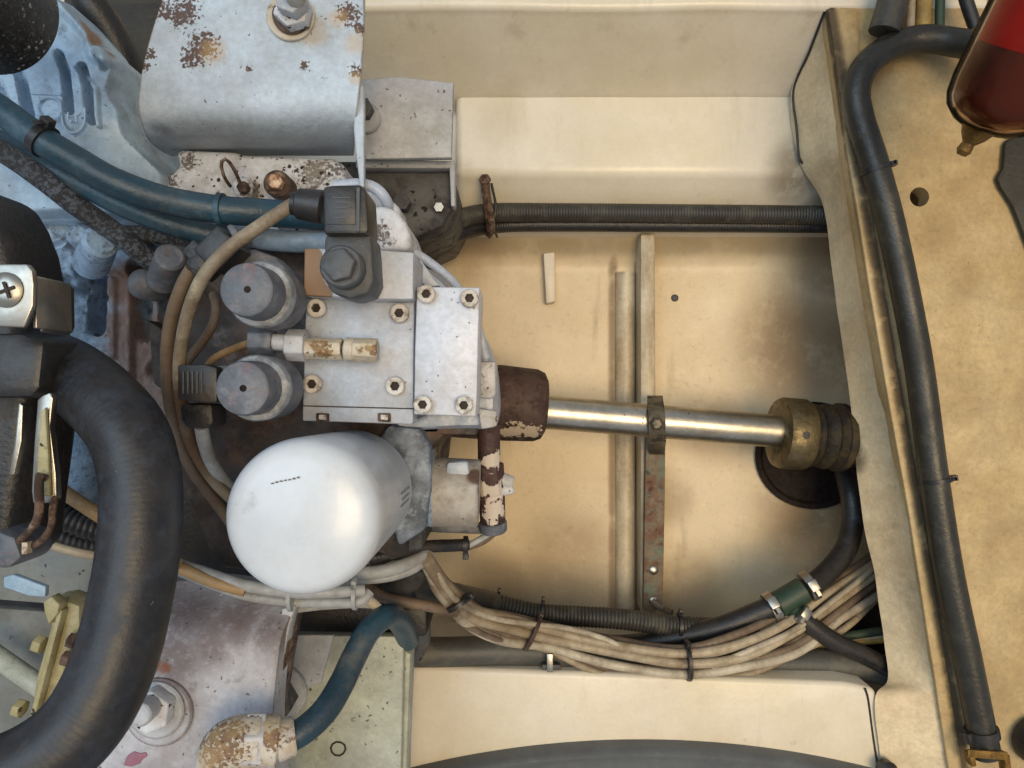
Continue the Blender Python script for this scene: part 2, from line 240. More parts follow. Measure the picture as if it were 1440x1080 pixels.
def glassmat(name, col, rough=.08, trans=.9, ior=1.45):
    m = bpy.data.materials.new(name); m.use_nodes = True; b = m.node_tree.nodes['Principled BSDF']
    b.inputs['Specular IOR Level'].default_value = .3; b.inputs['Base Color'].default_value = lin(col); b.inputs['Roughness'].default_value = rough
    b.inputs['Transmission Weight'].default_value = trans; b.inputs['IOR'].default_value = ior
    return m
M['bowl'] = glassmat('clear_smoky_bowl_plastic', '#e8d8cc', .06, ior=1.25)
def clear(name, col):
    m = bpy.data.materials.new(name); m.use_nodes = True; nt = m.node_tree; nt.nodes.clear()
    o_ = nt.nodes.new('ShaderNodeOutputMaterial'); tr = nt.nodes.new('ShaderNodeBsdfTransparent'); gl = nt.nodes.new('ShaderNodeBsdfGlossy')
    fr = nt.nodes.new('ShaderNodeLayerWeight'); fr.inputs[0].default_value = .10; mx = nt.nodes.new('ShaderNodeMixShader')
    tr.inputs[0].default_value = lin(col); gl.inputs['Roughness'].default_value = .12; gl.inputs[0].default_value = (.6, .57, .52, 1)
    nt.links.new(fr.outputs['Fresnel'], mx.inputs[0]); nt.links.new(tr.outputs[0], mx.inputs[1]); nt.links.new(gl.outputs[0], mx.inputs[2]); nt.links.new(mx.outputs[0], o_.inputs[0])
    return m
M['bowl'] = clear('clear_smoky_bowl_plastic', '#f6ece4')
M['redfuel'] = mat('translucent_red_bowl_fluid', '#9c150d', '#7a0d08', .25, coat=.2, grain=0)
M['redfade'] = mat('faded_red_bowl_top', '#8d3a33', '#7a2c26', .3, coat=.3)
M['darkfuel'] = mat('dark_wine_sediment', '#4b1d15', '#2c100b', .2, coat=.2, grain=0)

# ------------------------------------------------------------------ mesh helpers
ORI = {}
def link(name, V, Fc, m, parent=None, bevel=0, ang=38, bseg=2, flat=False):
    me = bpy.data.meshes.new(name)
    V = [Vector(v) for v in V]
    if parent is None:
        mn = Vector([min(v[i] for v in V) for i in range(3)]); mx = Vector([max(v[i] for v in V) for i in range(3)])
        o0 = (mn + mx) / 2; o0.z = mn.z
    else: o0 = ORI[parent.name]
    me.from_pydata([v - o0 for v in V], [], Fc)
    bm = bmesh.new(); bm.from_mesh(me)
    bmesh.ops.recalc_face_normals(bm, faces=bm.faces)
    if bevel:
        ed = [e for e in bm.edges if len(e.link_faces) == 2 and e.calc_face_angle(0) > math.radians(30)]
        bmesh.ops.bevel(bm, geom=ed, offset=bevel, offset_type='OFFSET', segments=bseg, profile=.5, affect='EDGES', clamp_overlap=True)
    bm.to_mesh(me); bm.free()
    me.materials.append(m)
    if not flat:
        me.polygons.foreach_set('use_smooth', [True] * len(me.polygons)); me.set_sharp_from_angle(angle=math.radians(ang))
    o = bpy.data.objects.new(name, me); COL.objects.link(o)
    if parent is None: o.location = o0
    else: o.parent = parent
    ORI[o.name] = o0
    return o
def thing(name, label, cat, at, group=None):
    o = bpy.data.objects.new(name, None); COL.objects.link(o); o.location = at; o.empty_display_size = .02
    ORI[o.name] = Vector(at)
    return tag(o, label, cat, group)
def tag(o, label, cat, group=None):
    o['label'] = label; o['category'] = cat
    if group: o['group'] = group
    return o
def struct(o, label=None):
    o['kind'] = 'structure'
    if label: o['label'] = label
    return o
def join(*parts):
    V, Fc = [], []
    for v, f in parts:
        n = len(V); V += list(v); Fc += [tuple(i + n for i in q) for q in f]
    return V, Fc
def prism(poly, d0, d1, drop=None):
    """outline in photo pixels at depth d0, walls go straight down to d1"""
    n = len(poly)
    top = [P(u, v, d0) for u, v in poly]
    bot = [Vector((p.x, p.y, H - d1)) for p in top]
    return top + bot, [tuple(range(n)), tuple(reversed(range(n, 2 * n)))] + [(i, (i + 1) % n, (i + 1) % n + n, i + n) for i in range(n)]
def rect(u0, v0, u1, v1, rot=0):
    cu, cv = (u0 + u1) / 2, (v0 + v1) / 2; c, s = math.cos(math.radians(rot)), math.sin(math.radians(rot))
    return [(cu + (u - cu) * c - (v - cv) * s, cv + (u - cu) * s + (v - cv) * c) for u, v in ((u0, v0), (u1, v0), (u1, v1), (u0, v1))]
def frame(ax):
    ax = ax.normalized(); t = Vector((0, 0, 1)) if abs(ax.z) < .9 else Vector((0, 1, 0))
    x = ax.cross(t).normalized(); return x, ax.cross(x).normalized()
def lathe(prof, p0, ax, seg=32, rot=0):
    """prof: (t along axis, r)"""
    ax = Vector(ax).normalized(); X, Y = frame(ax); V, Fc = [], []
    for t, r in prof:
        for k in range(seg):
            a = 2 * math.pi * k / seg + rot
            V.append(p0 + ax * t + X * (r * math.cos(a)) + Y * (r * math.sin(a)))
    for i in range(len(prof) - 1):
        for k in range(seg):
            a, b = i * seg + k, i * seg + (k + 1) % seg
            Fc.append((a, b, b + seg, a + seg))
    Fc.append(tuple(reversed(range(seg)))); n = (len(prof) - 1) * seg; Fc.append(tuple(range(n, n + seg)))
    return V, Fc
def cyl(p0, p1, r0, r1=None, seg=24, ch=0, rot=0):
    r1 = r0 if r1 is None else r1; p0, p1 = Vector(p0), Vector(p1); l = (p1 - p0).length
    prof = [(0, r0 - ch), (ch, r0), (l - ch, r1), (l, r1 - ch)] if ch else [(0, r0), (l, r1)]
    return lathe(prof, p0, p1 - p0, seg, rot)
def vcyl(u, v, d0, rpx, d1, seg=24, ch=0, rot=0, r1=None):
    """upright cylinder: its top disc stands at pixel (u,v) at depth d0, radius in pixels there"""
    p = P(u, v, d0); q = Vector((p.x, p.y, H - d1)); r = rpx * d0 / F
    return cyl(q, p, (r1 * d0 / F if r1 else r), r, seg, ch, rot)
def spline(pts, n=10):
    pts = [Vector(p) for p in pts]
    if len(pts) < 3:
        return [pts[0].lerp(pts[1], i / n) for i in range(n + 1)]
    q = [2 * pts[0] - pts[1]] + pts + [2 * pts[-1] - pts[-2]]; out = []
    for i in range(1, len(q) - 2):
        a, b, c, d = q[i-1:i+3]
        for k in range(n):
            t = k / n
            out.append(.5 * ((2*b) + (c-a)*t + (2*a-5*b+4*c-d)*t*t + (-a+3*b-3*c+d)*t**3))
    out.append(pts[-1]); return out
def resample(c, step):
    L = [0]
    for i in range(1, len(c)): L.append(L[-1] + (c[i] - c[i-1]).length)
    n = max(2, int(L[-1] / step)); out = []; j = 0
    for k in range(n + 1):
        s = L[-1] * k / n
        while j < len(L) - 2 and L[j+1] < s: j += 1
        t = (s - L[j]) / max(1e-9, L[j+1] - L[j]); out.append(c[j].lerp(c[j+1], min(1, t)))
    return out
def sweep(pts, r, seg=14, step=.004, corr=None, wob=0, taper=None):
    """pts: list of world points; corr=(pitch, depth ratio)"""
    c = spline(pts, 12)
    if corr: step = corr[0] / 4
    c = resample(c, step); V, Fc = [], []
    T = [(c[min(i+1, len(c)-1)] - c[max(i-1, 0)]).normalized() for i in range(len(c))]
    x, y = frame(T[0])
    sd = random.random() * 50
    for i, p in enumerate(c):
        t = T[i]; x = (x - t * x.dot(t)).normalized(); y = t.cross(x)
        rr = r
        if corr: rr = r * (1 + corr[1] * (1, .4, -1, .4)[i % 4])
        if taper: rr *= taper(i / (len(c) - 1))
        off = Vector((0, 0, 0))
        if wob: off = x * (wob * mnoise.noise(Vector((i * step * 9 + sd, 0, 0)))) + y * (wob * mnoise.noise(Vector((0, i * step * 9 + sd, 0))))
        for k in range(seg):
            a = 2 * math.pi * k / seg
            V.append(p + off + x * (rr * math.cos(a)) + y * (rr * math.sin(a)))
    for i in range(len(c) - 1):
        for k in range(seg):
            a, b = i * seg + k, i * seg + (k + 1) % seg; Fc.append((a, b, b + seg, a + seg))
    Fc.append(tuple(reversed(range(seg)))); n = (len(c) - 1) * seg; Fc.append(tuple(range(n, n + seg)))
    return V, Fc
def PP(pts, d=None):
    return [P(p[0], p[1], p[2] if len(p) > 2 else d) for p in pts]
def hose(name, pts, rpx, m, label=None, cat=None, d=None, parent=None, group=None, **kw):
    q = PP(pts, d); dm = sum(H - p.z for p in q) / len(q)
    o = link(name, *sweep(q, rpx * dm / F, **kw), m, parent, ang=60)
    if label: tag(o, label, cat, group)
    return o
def sstep(a, b, x):
    t = max(0, min(1, (x - a) / (b - a))); return t * t * (3 - 2 * t)
def segd(u, v, a, b):
    dx, dy = b[0]-a[0], b[1]-a[1]; t = max(0, min(1, ((u-a[0])*dx + (v-a[1])*dy) / (dx*dx+dy*dy)))
    return math.hypot(u - a[0] - t*dx, v - a[1] - t*dy)
def polyd(u, v, pts):
    return min(segd(u, v, pts[i], pts[i+1]) for i in range(len(pts)-1))
def relief(poly, fun, c, rings=60, per=8, skirt=.05, d0=.6, roll=.012):
    """cast relief: star-shaped outline round c (photo pixels), fun(u,v) = height in metres over depth d0"""
    b = []; n = len(poly)
    cl = [Vector((p[0], p[1], 0)) for p in poly]
    q = cl[-1:] + cl + cl[:2]
    for i in range(1, n + 1):
        a, bb, cc, dd = q[i-1], q[i], q[i+1], q[i+2]
        for k in range(per):
            t = k / per; lp = bb.lerp(cc, t)
            cr = .5 * ((2*bb) + (cc-a)*t + (2*a-5*bb+4*cc-dd)*t*t + (-a+3*bb-3*cc+dd)*t**3)
            b.append(lp.lerp(cr, .6))
    m = len(b); V, Fc = [], []
    for r in range(rings + 1):
        s = (r + .3) / (rings + .3); e = roll * sstep(.93, 1, s)
        for p in b:
            u, v = c[0] + (p.x - c[0]) * s, c[1] + (p.y - c[1]) * s
            w0 = P(u, v, d0); V.append(Vector((w0.x, w0.y, w0.z + fun(u, v) - e)))
    for p in b:
        w0 = P(p.x, p.y, d0); V.append(Vector((w0.x, w0.y, w0.z - skirt)))
    for r in range(rings + 1):
        for k in range(m):
            a, bb = r*m + k, r*m + (k+1) % m; Fc.append((a, bb, bb+m, a+m))
    Fc.append(tuple(reversed(range(m)))); return V, Fc
def cut(o, V, Fc):
    me = bpy.data.meshes.new('c'); me.from_pydata(V, [], Fc); bm = bmesh.new(); bm.from_mesh(me); bmesh.ops.recalc_face_normals(bm, faces=bm.faces); bm.to_mesh(me); bm.free()
    t = bpy.data.objects.new('c', me); COL.objects.link(t)
    md = o.modifiers.new('b', 'BOOLEAN'); md.operation = 'DIFFERENCE'; md.object = t; md.solver = 'EXACT'
    bpy.context.view_layer.update()
    ev = o.evaluated_get(bpy.context.evaluated_depsgraph_get()); nm = bpy.data.meshes.new_from_object(ev)
    o.modifiers.clear(); o.data = nm; bpy.data.objects.remove(t)
    nm.polygons.foreach_set('use_smooth', [True] * len(nm.polygons)); nm.set_sharp_from_angle(angle=math.radians(38))
def bx(c, sx, sy, sz, rz=0, ax=None):
    """box centred on world point c"""
    R = Matrix.Rotation(math.radians(rz), 3, 'Z') if ax is None else ax
    V = [Vector(c) + R @ Vector((x*sx/2, y*sy/2, z*sz/2)) for z in (-1, 1) for x, y in ((-1,-1),(1,-1),(1,1),(-1,1))]
    return V, [(0,3,2,1),(4,5,6,7),(0,1,5,4),(1,2,6,5),(2,3,7,6),(3,0,4,7)]

# ------------------------------------------------------------------ the setting
def ext_profile(prof, x0, x1, nx, amp=.0015):
    """sheet: (y, z) profile pulled along x, slightly uneven like hand-laid laminate"""
    c = resample([Vector((0, a, b)) for a, b in prof], .006); V, Fc = [], []
    for p in c:
        for i in range(nx + 1):
            x = x0 + (x1 - x0) * i / nx
            n = mnoise.noise(Vector((x * 9, p.y * 9, p.z * 9)))
            V.append(Vector((x, p.y + amp * n, p.z + amp * n)))
    for j in range(len(c) - 1):
        for i in range(nx):
            a = j * (nx + 1) + i; Fc.append((a, a + 1, a + nx + 2, a + nx + 1))
    return V, Fc
def YZ(v, d): return ((540 - v) * d / F, H - d)
pr = [(-.50, 0.0), (-.29, 0.0), (.148, 0.0)]
pr += [YZ(376, .9695), YZ(370, .968), YZ(350, .959), YZ(330, .948), YZ(300, .925)]
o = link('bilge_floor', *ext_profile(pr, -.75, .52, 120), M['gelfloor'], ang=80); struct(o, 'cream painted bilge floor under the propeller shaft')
wp = [(.212, 0.035), (.25,.048), (.335, .06), YZ(137, .88), YZ(130, .874), YZ(17, .785), YZ(13, .78), YZ(-8, .779), YZ(-12, .783), (.6, H - .783)]
o = link('hull_side', *ext_profile(wp, -.75, .50, 120), M['gel'], ang=80); struct(o, 'cream hull side rising above the upper stringer')
# the stepped stringer along the top of the frame
y0, z0 = YZ(243, .88); yt, zt = YZ(133, .88)
sp = [(.188, H - .945), (y0, z0), (yt + .004, zt), (yt + .004, .0), (.188, .0)]
V = [Vector((P(641, 190, .88).x, a, b)) for a, b in sp] + [Vector((.42, a, b)) for a, b in sp]
o = link('upper_stringer', V, [(0,1,2,3,4), (9,8,7,6,5)] + [(i, i+5, (i+1)%5+5, (i+1)%5) for i in range(5)], M['gel'], bevel=.009, bseg=5); struct(o, 'cream stringer ledge along the top of the bay')
o = link('lower_stringer', *prism([(578, 937), (900, 949), (1188, 960), (1208, 964), (1232, 970), (1262, 1085), (1290, 1300), (540, 1300), (566, 1085)], .80, .99), M['gel'], bevel=.006, bseg=4); struct(o, 'cream stringer along the bottom of the bay')
# bulkhead: leaning face + flat ledge on top
Lb = [(1158,16,.786),(1113,128,.868),(1122,222,.876),(1158,290,.872),(1172,400,.862),(1195,560,.84),(1212,720,.835),(1230,810,.83),(1243,900,.825),(1248,955,.812),(1230,985,.797),(1240,1085,.797),(1257,1250,.797)]
Rb = [(1163,12),(1180,128),(1190,215),(1203,290),(1220,400),(1247,560),(1276,720),(1290,810),(1304,900),(1313,955),(1318,990),(1333,1085),(1355,1250)]
Ls = spline(PP(Lb), 8); Rs = spline(PP(Rb, .782), 8); V, Fc = [], []; nc = 14
for a, b in zip(Ls, Rs):
    for k in range(nc + 1):
        t = k / nc; p = a.lerp(b, t); p.x += .004 * math.sin(t * math.pi) + .0012 * mnoise.noise(p * 25)
        V.append(p)
for j in range(len(Ls) - 1):
    for k in range(nc):
        a = j * (nc + 1) + k; Fc.append((a, a+1, a+nc+2, a+nc+1))
bulk = struct(link('bulkhead', V, Fc, M['gelface'], ang=80), 'leaning bulkhead face at the right of the bilge')
Rl = [(u + .5, v) for u, v in Rb]
link('back_wall', *prism([(1350,-100),(1370,-100),(1420,1300),(1400,1300)], .80, 1.0), M['gelface'], bulk)
struct(link('hull_bottom', *bx((0,0,-.10), 3.0, 3.0, .02), M['wood']), 'dark hull skin below the bilge')
led = link('ledge', *prism(Rl + [(1620, 1250), (1620, -200), (1120, -200), (1128, 10)], .78, .80), M['ledge'], bulk, bevel=.0025)
cut(led, *vcyl(1308, 270, .76, 14, .83, seg=28))
Ri = [(u, v) for u, v in Rb[0:]]
strip = [(u + 2, v) for u, v in Ri] + [(u + 22 + 22 * max(0, 1 - v / 260), v) for u, v in reversed(Ri)]
link('flange_edge', *prism(strip, .775, .7795), M['ledge'], bulk, bevel=.0018)
link('joint_gap', *sweep(PP([(1160,16,.784),(1138,72,.822),(1116,126,.863),(1120,180,.868),(1124,222,.870),(1134,232,.875),(1148,230,.878)]), .0014, seg=8, wob=.0015), M['dark'], bulk)
link('limber_notch', *prism([(1136,224),(1149,200),(1153,232)], .868, .885), M['dark'], bulk)
link('joint_crack', *sweep(PP([(1217,968,.799),(1222,985,.799),(1228,1030,.799),(1236,1090,.799)]), .0012, seg=8, wob=.002), M['dark'], bulk)
# floor details
o = tag(link('floor_rib', *sweep(PP([(879,384,.972),(879,860,.972)]), 14.5*.97/F, seg=20), M['rib'], ang=60), 'long rounded cream rib standing on the bilge floor left of the flat batten', 'rib')
o = tag(link('floor_batten', *prism([(901,329),(921,329),(922,590),(923,862),(902,862),(901,590)], .93, .99), M['rib'], bevel=.002), 'flat cream batten running under the shaft beside the rounded rib', 'batten')
o = tag(link('floor_cleat', *prism([(764,356),(780,354),(782,424),(768,427)], .95, .985), M['gel'], bevel=.002), 'short cream cleat moulded on the bilge floor below the hoses', 'cleat')
tag(link('floor_plug', *lathe([(0,.0048),(.001,.0046),(.002,.003)], P(949,419,.969), (0,0,1), 16), M['darkbearer']), 'tiny dark round plug in the bilge floor right of the batten', 'plug')
# copper bonding strap
t = thing('bonding_strap', 'green and brown corroded copper strap under the shaft, screwed to the batten', 'strap', P(920, 860, .93))
link('strip', *prism([(909,592),(936,592),(935,700),(932,858),(905,858),(907,700)], .918, .9285), M['bronze'], t, bevel=.0008)
def ribbon(pts, wd, th, across=(1, 0, 0)):
    c = resample(spline(pts, 8), .003); V, Fc = [], []; A = Vector(across)
    for i, p in enumerate(c):
        t = (c[min(i+1, len(c)-1)] - c[max(i-1, 0)]).normalized(); n = t.cross(A).normalized()
        for sx, sn in ((-1,-1),(1,-1),(1,1),(-1,1)): V.append(p + A * (sx*wd/2) + n * (sn*th/2))
    for i in range(len(c)-1):
        for k in range(4): Fc.append((i*4+k, i*4+(k+1)%4, i*4+4+(k+1)%4, i*4+4+k))
    n = (len(c)-1)*4; return V, Fc + [(3,2,1,0), (n,n+1,n+2,n+3)]
link('fold', *ribbon([P(921,557,.90),P(922,570,.845),P(923,580,.830),P(924,594,.826),P(924,608,.832),P(925,620,.850),P(924,632,.905),P(924,640,.921)], .0190, .0016), M['greystrap'], t, bevel=.0005)
for (a, b) in ((919,802),(919,845)):
    s = link('screw', *lathe([(0,.0058),(.0015,.0055),(.003,.003)], P(a, b, .918), (0,0,1), 16), M['stain'], t)
link('screw', *lathe([(0,.008),(.003,.0078),(.006,.005)], P(923, 596, .8255), (0,0,1), 6), M['greystrap'], t)
link('tail', *sweep(PP([(917,845,.915),(930,855,.91),(945,862,.90)]), .004, seg=8), M['bronze'], t)

# ------------------------------------------------------------------ propeller shaft, coupling, seal
s0, s1 = P(735, 577, .845), P(1125, 609, .862)
ax = (s1 - s0).normalized()
o = link('propeller_shaft', *lathe([(0,.0192),(.33,.0192),(.3302,.0195),((s1-s0).length,.0195)], s0, ax, 48), M['steel']); tag(o, 'polished steel propeller shaft crossing the cream bilge', 'shaft')
t = thing('shaft_coupling', 'dark brown shaft coupling with flaking cream paint on the polished shaft', 'coupling', P(735, 570, .87))
c0 = P(640, 562, .845); cax = (P(768, 571, .85) - c0).normalized(); cl = (P(768, 571, .85) - c0).length
link('sleeve', *lathe([(0,.043),(cl*.45,.043),(cl*.46,.0435),(cl*.88,.0415),(cl*.96,.038),(cl,.030),(cl-.004,.022)], c0, cax, 48), M['brownpaint'], t)
t = thing('shaft_seal', 'tarnished brass collar with oily rubber bellows where shaft meets the bulkhead', 'shaft seal', P(1120, 612, .9))
sax = (P(1200, 616, .868) - P(1090, 607, .862)).normalized(); q0 = P(1092, 608, .862)
link('collar', *lathe([(0,.021),(.0005,.037),(.002,.0398),(.006,.0415),(.030,.0415),(.0335,.040),(.034,.030)], q0, sax, 56), M['brass'], t)
R0 = Vector((.0,-.35,.94)).normalized()
link('set_screw', *lathe([(0,.0045),(.001,.0045),(.0015,.002)], q0 + sax*.019 + Vector((0,.001,.0408)), (0,0,1), 12), M['dark'], t)
link('bellows', *lathe([(0,.026),(.002,.033),(.008,.037),(.013,.031),(.018,.037),(.024,.0385),(.030,.033),(.036,.038),(.044,.038),(.06,.034)], q0 + sax*.034, sax, 40), M['boot'], t)
link('clamp_ring', *lathe([(0,.0388),(.001,.0402),(.008,.0402),(.009,.0388)], q0 + sax*.070, sax, 40), M['boot'], t)
o = link('drain_well', *lathe([(0,.066),(.004,.070),(.006,.070),(.006,.064),(.001,.060)], Vector((P(1142, 640, .968).x, P(1142, 640, .968).y, .0005)), (0,0,1), 48), M['pit'])
for v in o.data.vertices: v.co.x *= 1.08
tag(o, 'dark red-brown round rubber well in the floor beneath the shaft seal', 'drain well')
# ------------------------------------------------------------------ hose that runs down the bulkhead ledge
hp = [(1420,75,.70),(1345,60,.745),(1293,55,.757),(1248,68,.757),(1216,95,.757),(1204,130,.757),(1209,165,.757),(1220,200,.757),(1232,238,.757),(1256,330,.757),(1290,500,.757),(1312,660,.757),(1334,800,.757),(1361,930,.757),(1384,1045,.757),(1388,1062,.757)]
hose('looped_hose', hp, 19, M['dustyhose'], 'black hose looped over and running down the bulkhead ledge', 'hose', seg=20)
def tie(uvd, direc, r, label, group='cable ties', wd=.0045, head=None, cat='cable tie', m=None):
    p = P(*uvd); X, Y = frame(Vector(direc)); a = Vector(direc).normalized()
    t = thing('cable_tie', label, cat, p - Vector((0, 0, r)), group)
    link('band', *lathe([(-wd/2, r*.9), (-wd/2, r + .0010), (wd/2, r + .0010), (wd/2, r*.9)], p, a, 24), m or M['blackplastic'], t)
    h = Vector(head or (0, 0, 1)); h = (h - a * h.dot(a)).normalized(); s = a.cross(h)
    R = Matrix((a, s, h)).transposed()
    link('head', *bx(p + h * (r + .003), wd * 1.25, .007, .006, ax=R), m or M['blackplastic'], t, bevel=.0008)
    link('tail', *bx(p + h * (r + .003) + s * .006, wd * .6, .009, .0014, ax=R), m or M['blackplastic'], t)
    return t
tie((1232,238,.757), (.3,-1,0), .0142, 'black cable tie high on the ledge hose beside the drilled hole', head=(1,.2,.2))
tie((1316,675,.757), (.16,-1,0), .0142, 'black cable tie halfway down the ledge hose', head=(1,.1,.2))
tie((1381,1030,.757), (.2,-1,0), .0150, 'black cable tie at the bottom end of the ledge hose', head=(-1,.1,.3), wd=.009)
t = thing('hose_bracket', 'yellow brass strip clip across the bottom of the ledge hose', 'clip', P(1390, 1062, .78))
link('strip', *bx(P(1388, 1061, .742), .040, .008, .003, -4), M['brasscu'], t, bevel=.0008)
link('leg', *bx(P(1413, 1075, .755), .006, .024, .012, 8), M['brasscu'], t, bevel=.0008)
link('leg', *bx(P(1364, 1066, .755), .005, .012, .012, 8), M['brasscu'], t, bevel=.0008)
tag(link('knob', *lathe([(0,.025),(.012,.025),(.018,.022),(.02,.01)], P(1456,1040,.775), (0,0,1), 32), M['dark']), 'black round knob at the bottom right corner of the ledge', 'knob')
# things at the top of the ledge
tag(link('black_conduit', *sweep(PP([(1262,-60,.75),(1256,0,.752),(1243,45,.755)]), .0152, seg=20), M['corr']), 'short black conduit end entering from the top beside the yellow cable', 'conduit')
hose('yellow_cable', [(1300,-60),(1299,0),(1297,70)], 10.5, M['yellow'], 'yellow cable between the black conduit and green cable at the top', 'cable', d=.765)
hose('clear_cable', [(1282,-60),(1281,0),(1279,70)], 6, M['beige'], 'cream cable left of the yellow cable at the top', 'cable', d=.765)
hose('green_cable', [(1324,-60),(1322,0),(1321,70)], 6.5, M['green'], 'dark green cable right of the yellow cable at the top', 'cable', d=.765)
hose('black_cable', [(1350,-60),(1356,-10),(1372,40)], 9, M['rubber'], 'black cable disappearing behind the red filter bowl', 'cable', d=.75)
tag(link('dark_mat', *prism([(1414,198),(1500,150),(1500,430),(1448,350),(1436,318),(1424,288),(1408,264),(1402,250),(1411,236)], .772, .779), M['pad'], bevel=.004), 'dark grey-green pad at the right edge below the red bowl', 'pad')
# red fuel filter bowl
t = thing('fuel_filter_bowl', 'red and dark wine clear fuel filter bowl hanging in the top right corner', 'filter bowl', P(1392, 200, .62))
b0 = P(1384, 186, .60); b1 = P(1484, 0, .545); bax = (b1 - b0).normalized()
R = .0405
link('lower_bowl', *lathe([(-.002,.004),(0,.014),(.005,.026),(.013,.0345),(.022,R-.0035),(.056,R-.003)], b0 + bax*.006, bax, 56), M['darkfuel'], t)
link('fluid', *lathe([(.0562,R-.003),(.068,R-.0028),(.15,R-.0028)], b0 + bax*.006, bax, 56), M['redfuel'], t)
link('bowl_shell', *lathe([(-.001,.006),(.001,.018),(.005,.027),(.013,.036),(.022,R-.0005),(.035,R+.001),(.20,R+.002),(.20,R+.001),(.035,R+.0001),(.022,R-.0014),(.013,.035),(.005,.0258),(.002,.0165)], b0, bax, 56), M['bowl'], t)
link('neck_ring', *lathe([(.10,R+.001),(.101,R+.0035),(.109,R+.0035),(.11,R+.001)], b0, bax, 56), M['redfade'], t)
link('drain_nipple', *lathe([(-.022,.0035),(-.018,.006),(-.012,.005),(-.006,.010),(.002,.014)], b0 + Vector((-.004,.003,-.002)), bax + Vector((.25,.2,0)), 14), M['brasscu'], t)

# ------------------------------------------------------------------ hoses under the upper stringer
hose('ribbed_hose', [(560,350,.80),(600,330,.83),(640,311,.86),(685,300,.885),(780,299,.90),(1000,301,.90),(1180,303,.90),(1230,304,.90)], 13.5, M['corr'], 'upper of two black ribbed hoses below the upper stringer', 'hose', group='ribbed hoses under the stringer', corr=(.0035,.035), seg=16)
hose('ribbed_hose', [(560,362,.80),(605,346,.84),(650,328,.87),(700,318,.905),(780,316,.912),(1000,317,.912),(1180,318,.912),(1230,318,.912)], 10, M['rubber'], 'lower of two black ribbed hoses below the upper stringer', 'hose', group='ribbed hoses under the stringer', corr=(.0035,.02), seg=16)
t = thing('hose_hanger', 'brown metal strap hanger holding the ribbed hoses against the stringer', 'strap', P(687, 330, .9))
link('strap', *sweep(PP([(682,252,.875),(684,275,.868),(688,300,.862),(690,322,.875),(688,330,.90)]), .0055, seg=4), M['rustbolt'], t, bevel=.0006)
link('bolt', *lathe([(0,.007),(.004,.007),(.005,.004)], P(682,254,.872), (0,.3,1), 6), M['rustbolt'], t)
link('wire', *sweep(PP([(691,258,.872),(697,290,.866),(694,318,.872),(699,333,.9)]), .0016, seg=6), M['dark'], t)

# ------------------------------------------------------------------ cables along the lower stringer
hose('grey_drain_hose', [(540,916,.80),(620,917,.81),(720,915,.82),(830,922,.83),(950,932,.84),(1100,932,.845),(1200,936,.85),(1262,948,.85)], 20, M['greypipe'], 'thick grey hose lying along the lower stringer behind the beige cables', 'hose', seg=20)
hose('corrugated_conduit', [(560,835,.76),(620,848,.79),(665,848,.81),(700,851,.82),(750,862,.825),(800,866,.83),(870,870,.835),(940,879,.84),(1010,883,.85),(1060,878,.88)], 14, M['corr'], 'grey black corrugated conduit curving above the beige cable bundle', 'conduit', corr=(.0042,.07), seg=18)
hose('seal_hose', [(1188,665,.90),(1197,700,.88),(1199,735,.875),(1188,775,.86),(1160,808,.845),(1128,832,.83),(1095,849,.825),(1055,866,.828),(1010,883,.832),(950,897,.84),(880,908,.85),(800,905,.865)], 15, M['rubber'], 'black water hose curving from the shaft seal down to the lower stringer', 'hose', seg=20)
tp = thing('hose_tee', 'green-grey plastic tee joining black hoses with steel clamps', 'tee fitting', P(1110, 848, .85))
tdir = (P(1128,829,.828) - P(1085,852,.828)).normalized()
link('body', *cyl(P(1092,851,.826), P(1130,829,.828), .0145, seg=24, ch=.001), M['green'], tp)
link('branch', *cyl(P(1108,842,.826), P(1124,866,.828), .0105, seg=20), M['green'], tp)
def hclamp(p, dr, r, label, scr=(0,0,1), wd=.009):
    t = thing('hose_clamp', label, 'hose clamp', p - Vector((0,0,r)), 'steel hose clamps')
    link('band', *lathe([(-wd/2, r*.95), (-wd/2, r+.0012), (wd/2, r+.0012), (wd/2, r*.95)], p, dr, 28), M['stain'], t)
    a = dr.normalized(); h = Vector(scr); h = (h - a*h.dot(a)).normalized(); s = a.cross(h); Rm = Matrix((a, s, h)).transposed()
    link('worm_housing', *bx(p + h*(r+.004), .010, .012, .007, ax=Rm), M['stain'], t, bevel=.001)
    link('screw_head', *cyl(p + h*(r+.004) + s*.006, p + h*(r+.004) + s*.012, .0038, seg=6), M['stain'], t)
    return t
hclamp(P(1086,853,.826), tdir, .0155, 'steel hose clamp left of the green tee', (-.3,.5,1))
hclamp(P(1138,824,.829), tdir, .0158, 'steel hose clamp right of the green tee', (-.5,.1,1))
bd = (P(1150,890,.83) - P(1115,858,.83)).normalized()
hclamp(P(1121,861,.826), bd, .0125, 'steel hose clamp on the branch below the green tee', (.1,.3,1), .007)
hose('branch_hose', [(1113,853,.828),(1140,879,.826),(1175,903,.828),(1215,921,.832),(1265,947,.84)], 13, M['rubber'], 'black branch hose running from the tee through the bulkhead', 'hose', seg=18)
hose('green_wire', [(1085,905,.87),(1150,899,.865),(1200,893,.865),(1262,884,.87)], 6, M['green'], 'green wire behind the branch hose near the bulkhead', 'cable')
hose('cream_wire', [(1085,915,.87),(1150,902,.868),(1200,898,.868),(1262,892,.87)], 4, M['beige'], 'thin cream wire beside the green wire near the bulkhead', 'cable')
hose('yellow_green_wire', [(1085,915,.86),(1160,908,.865),(1200,903,.868),(1262,898,.87)], 5, M['yellow'], 'yellow wire just below the green wire near the bulkhead', 'cable')
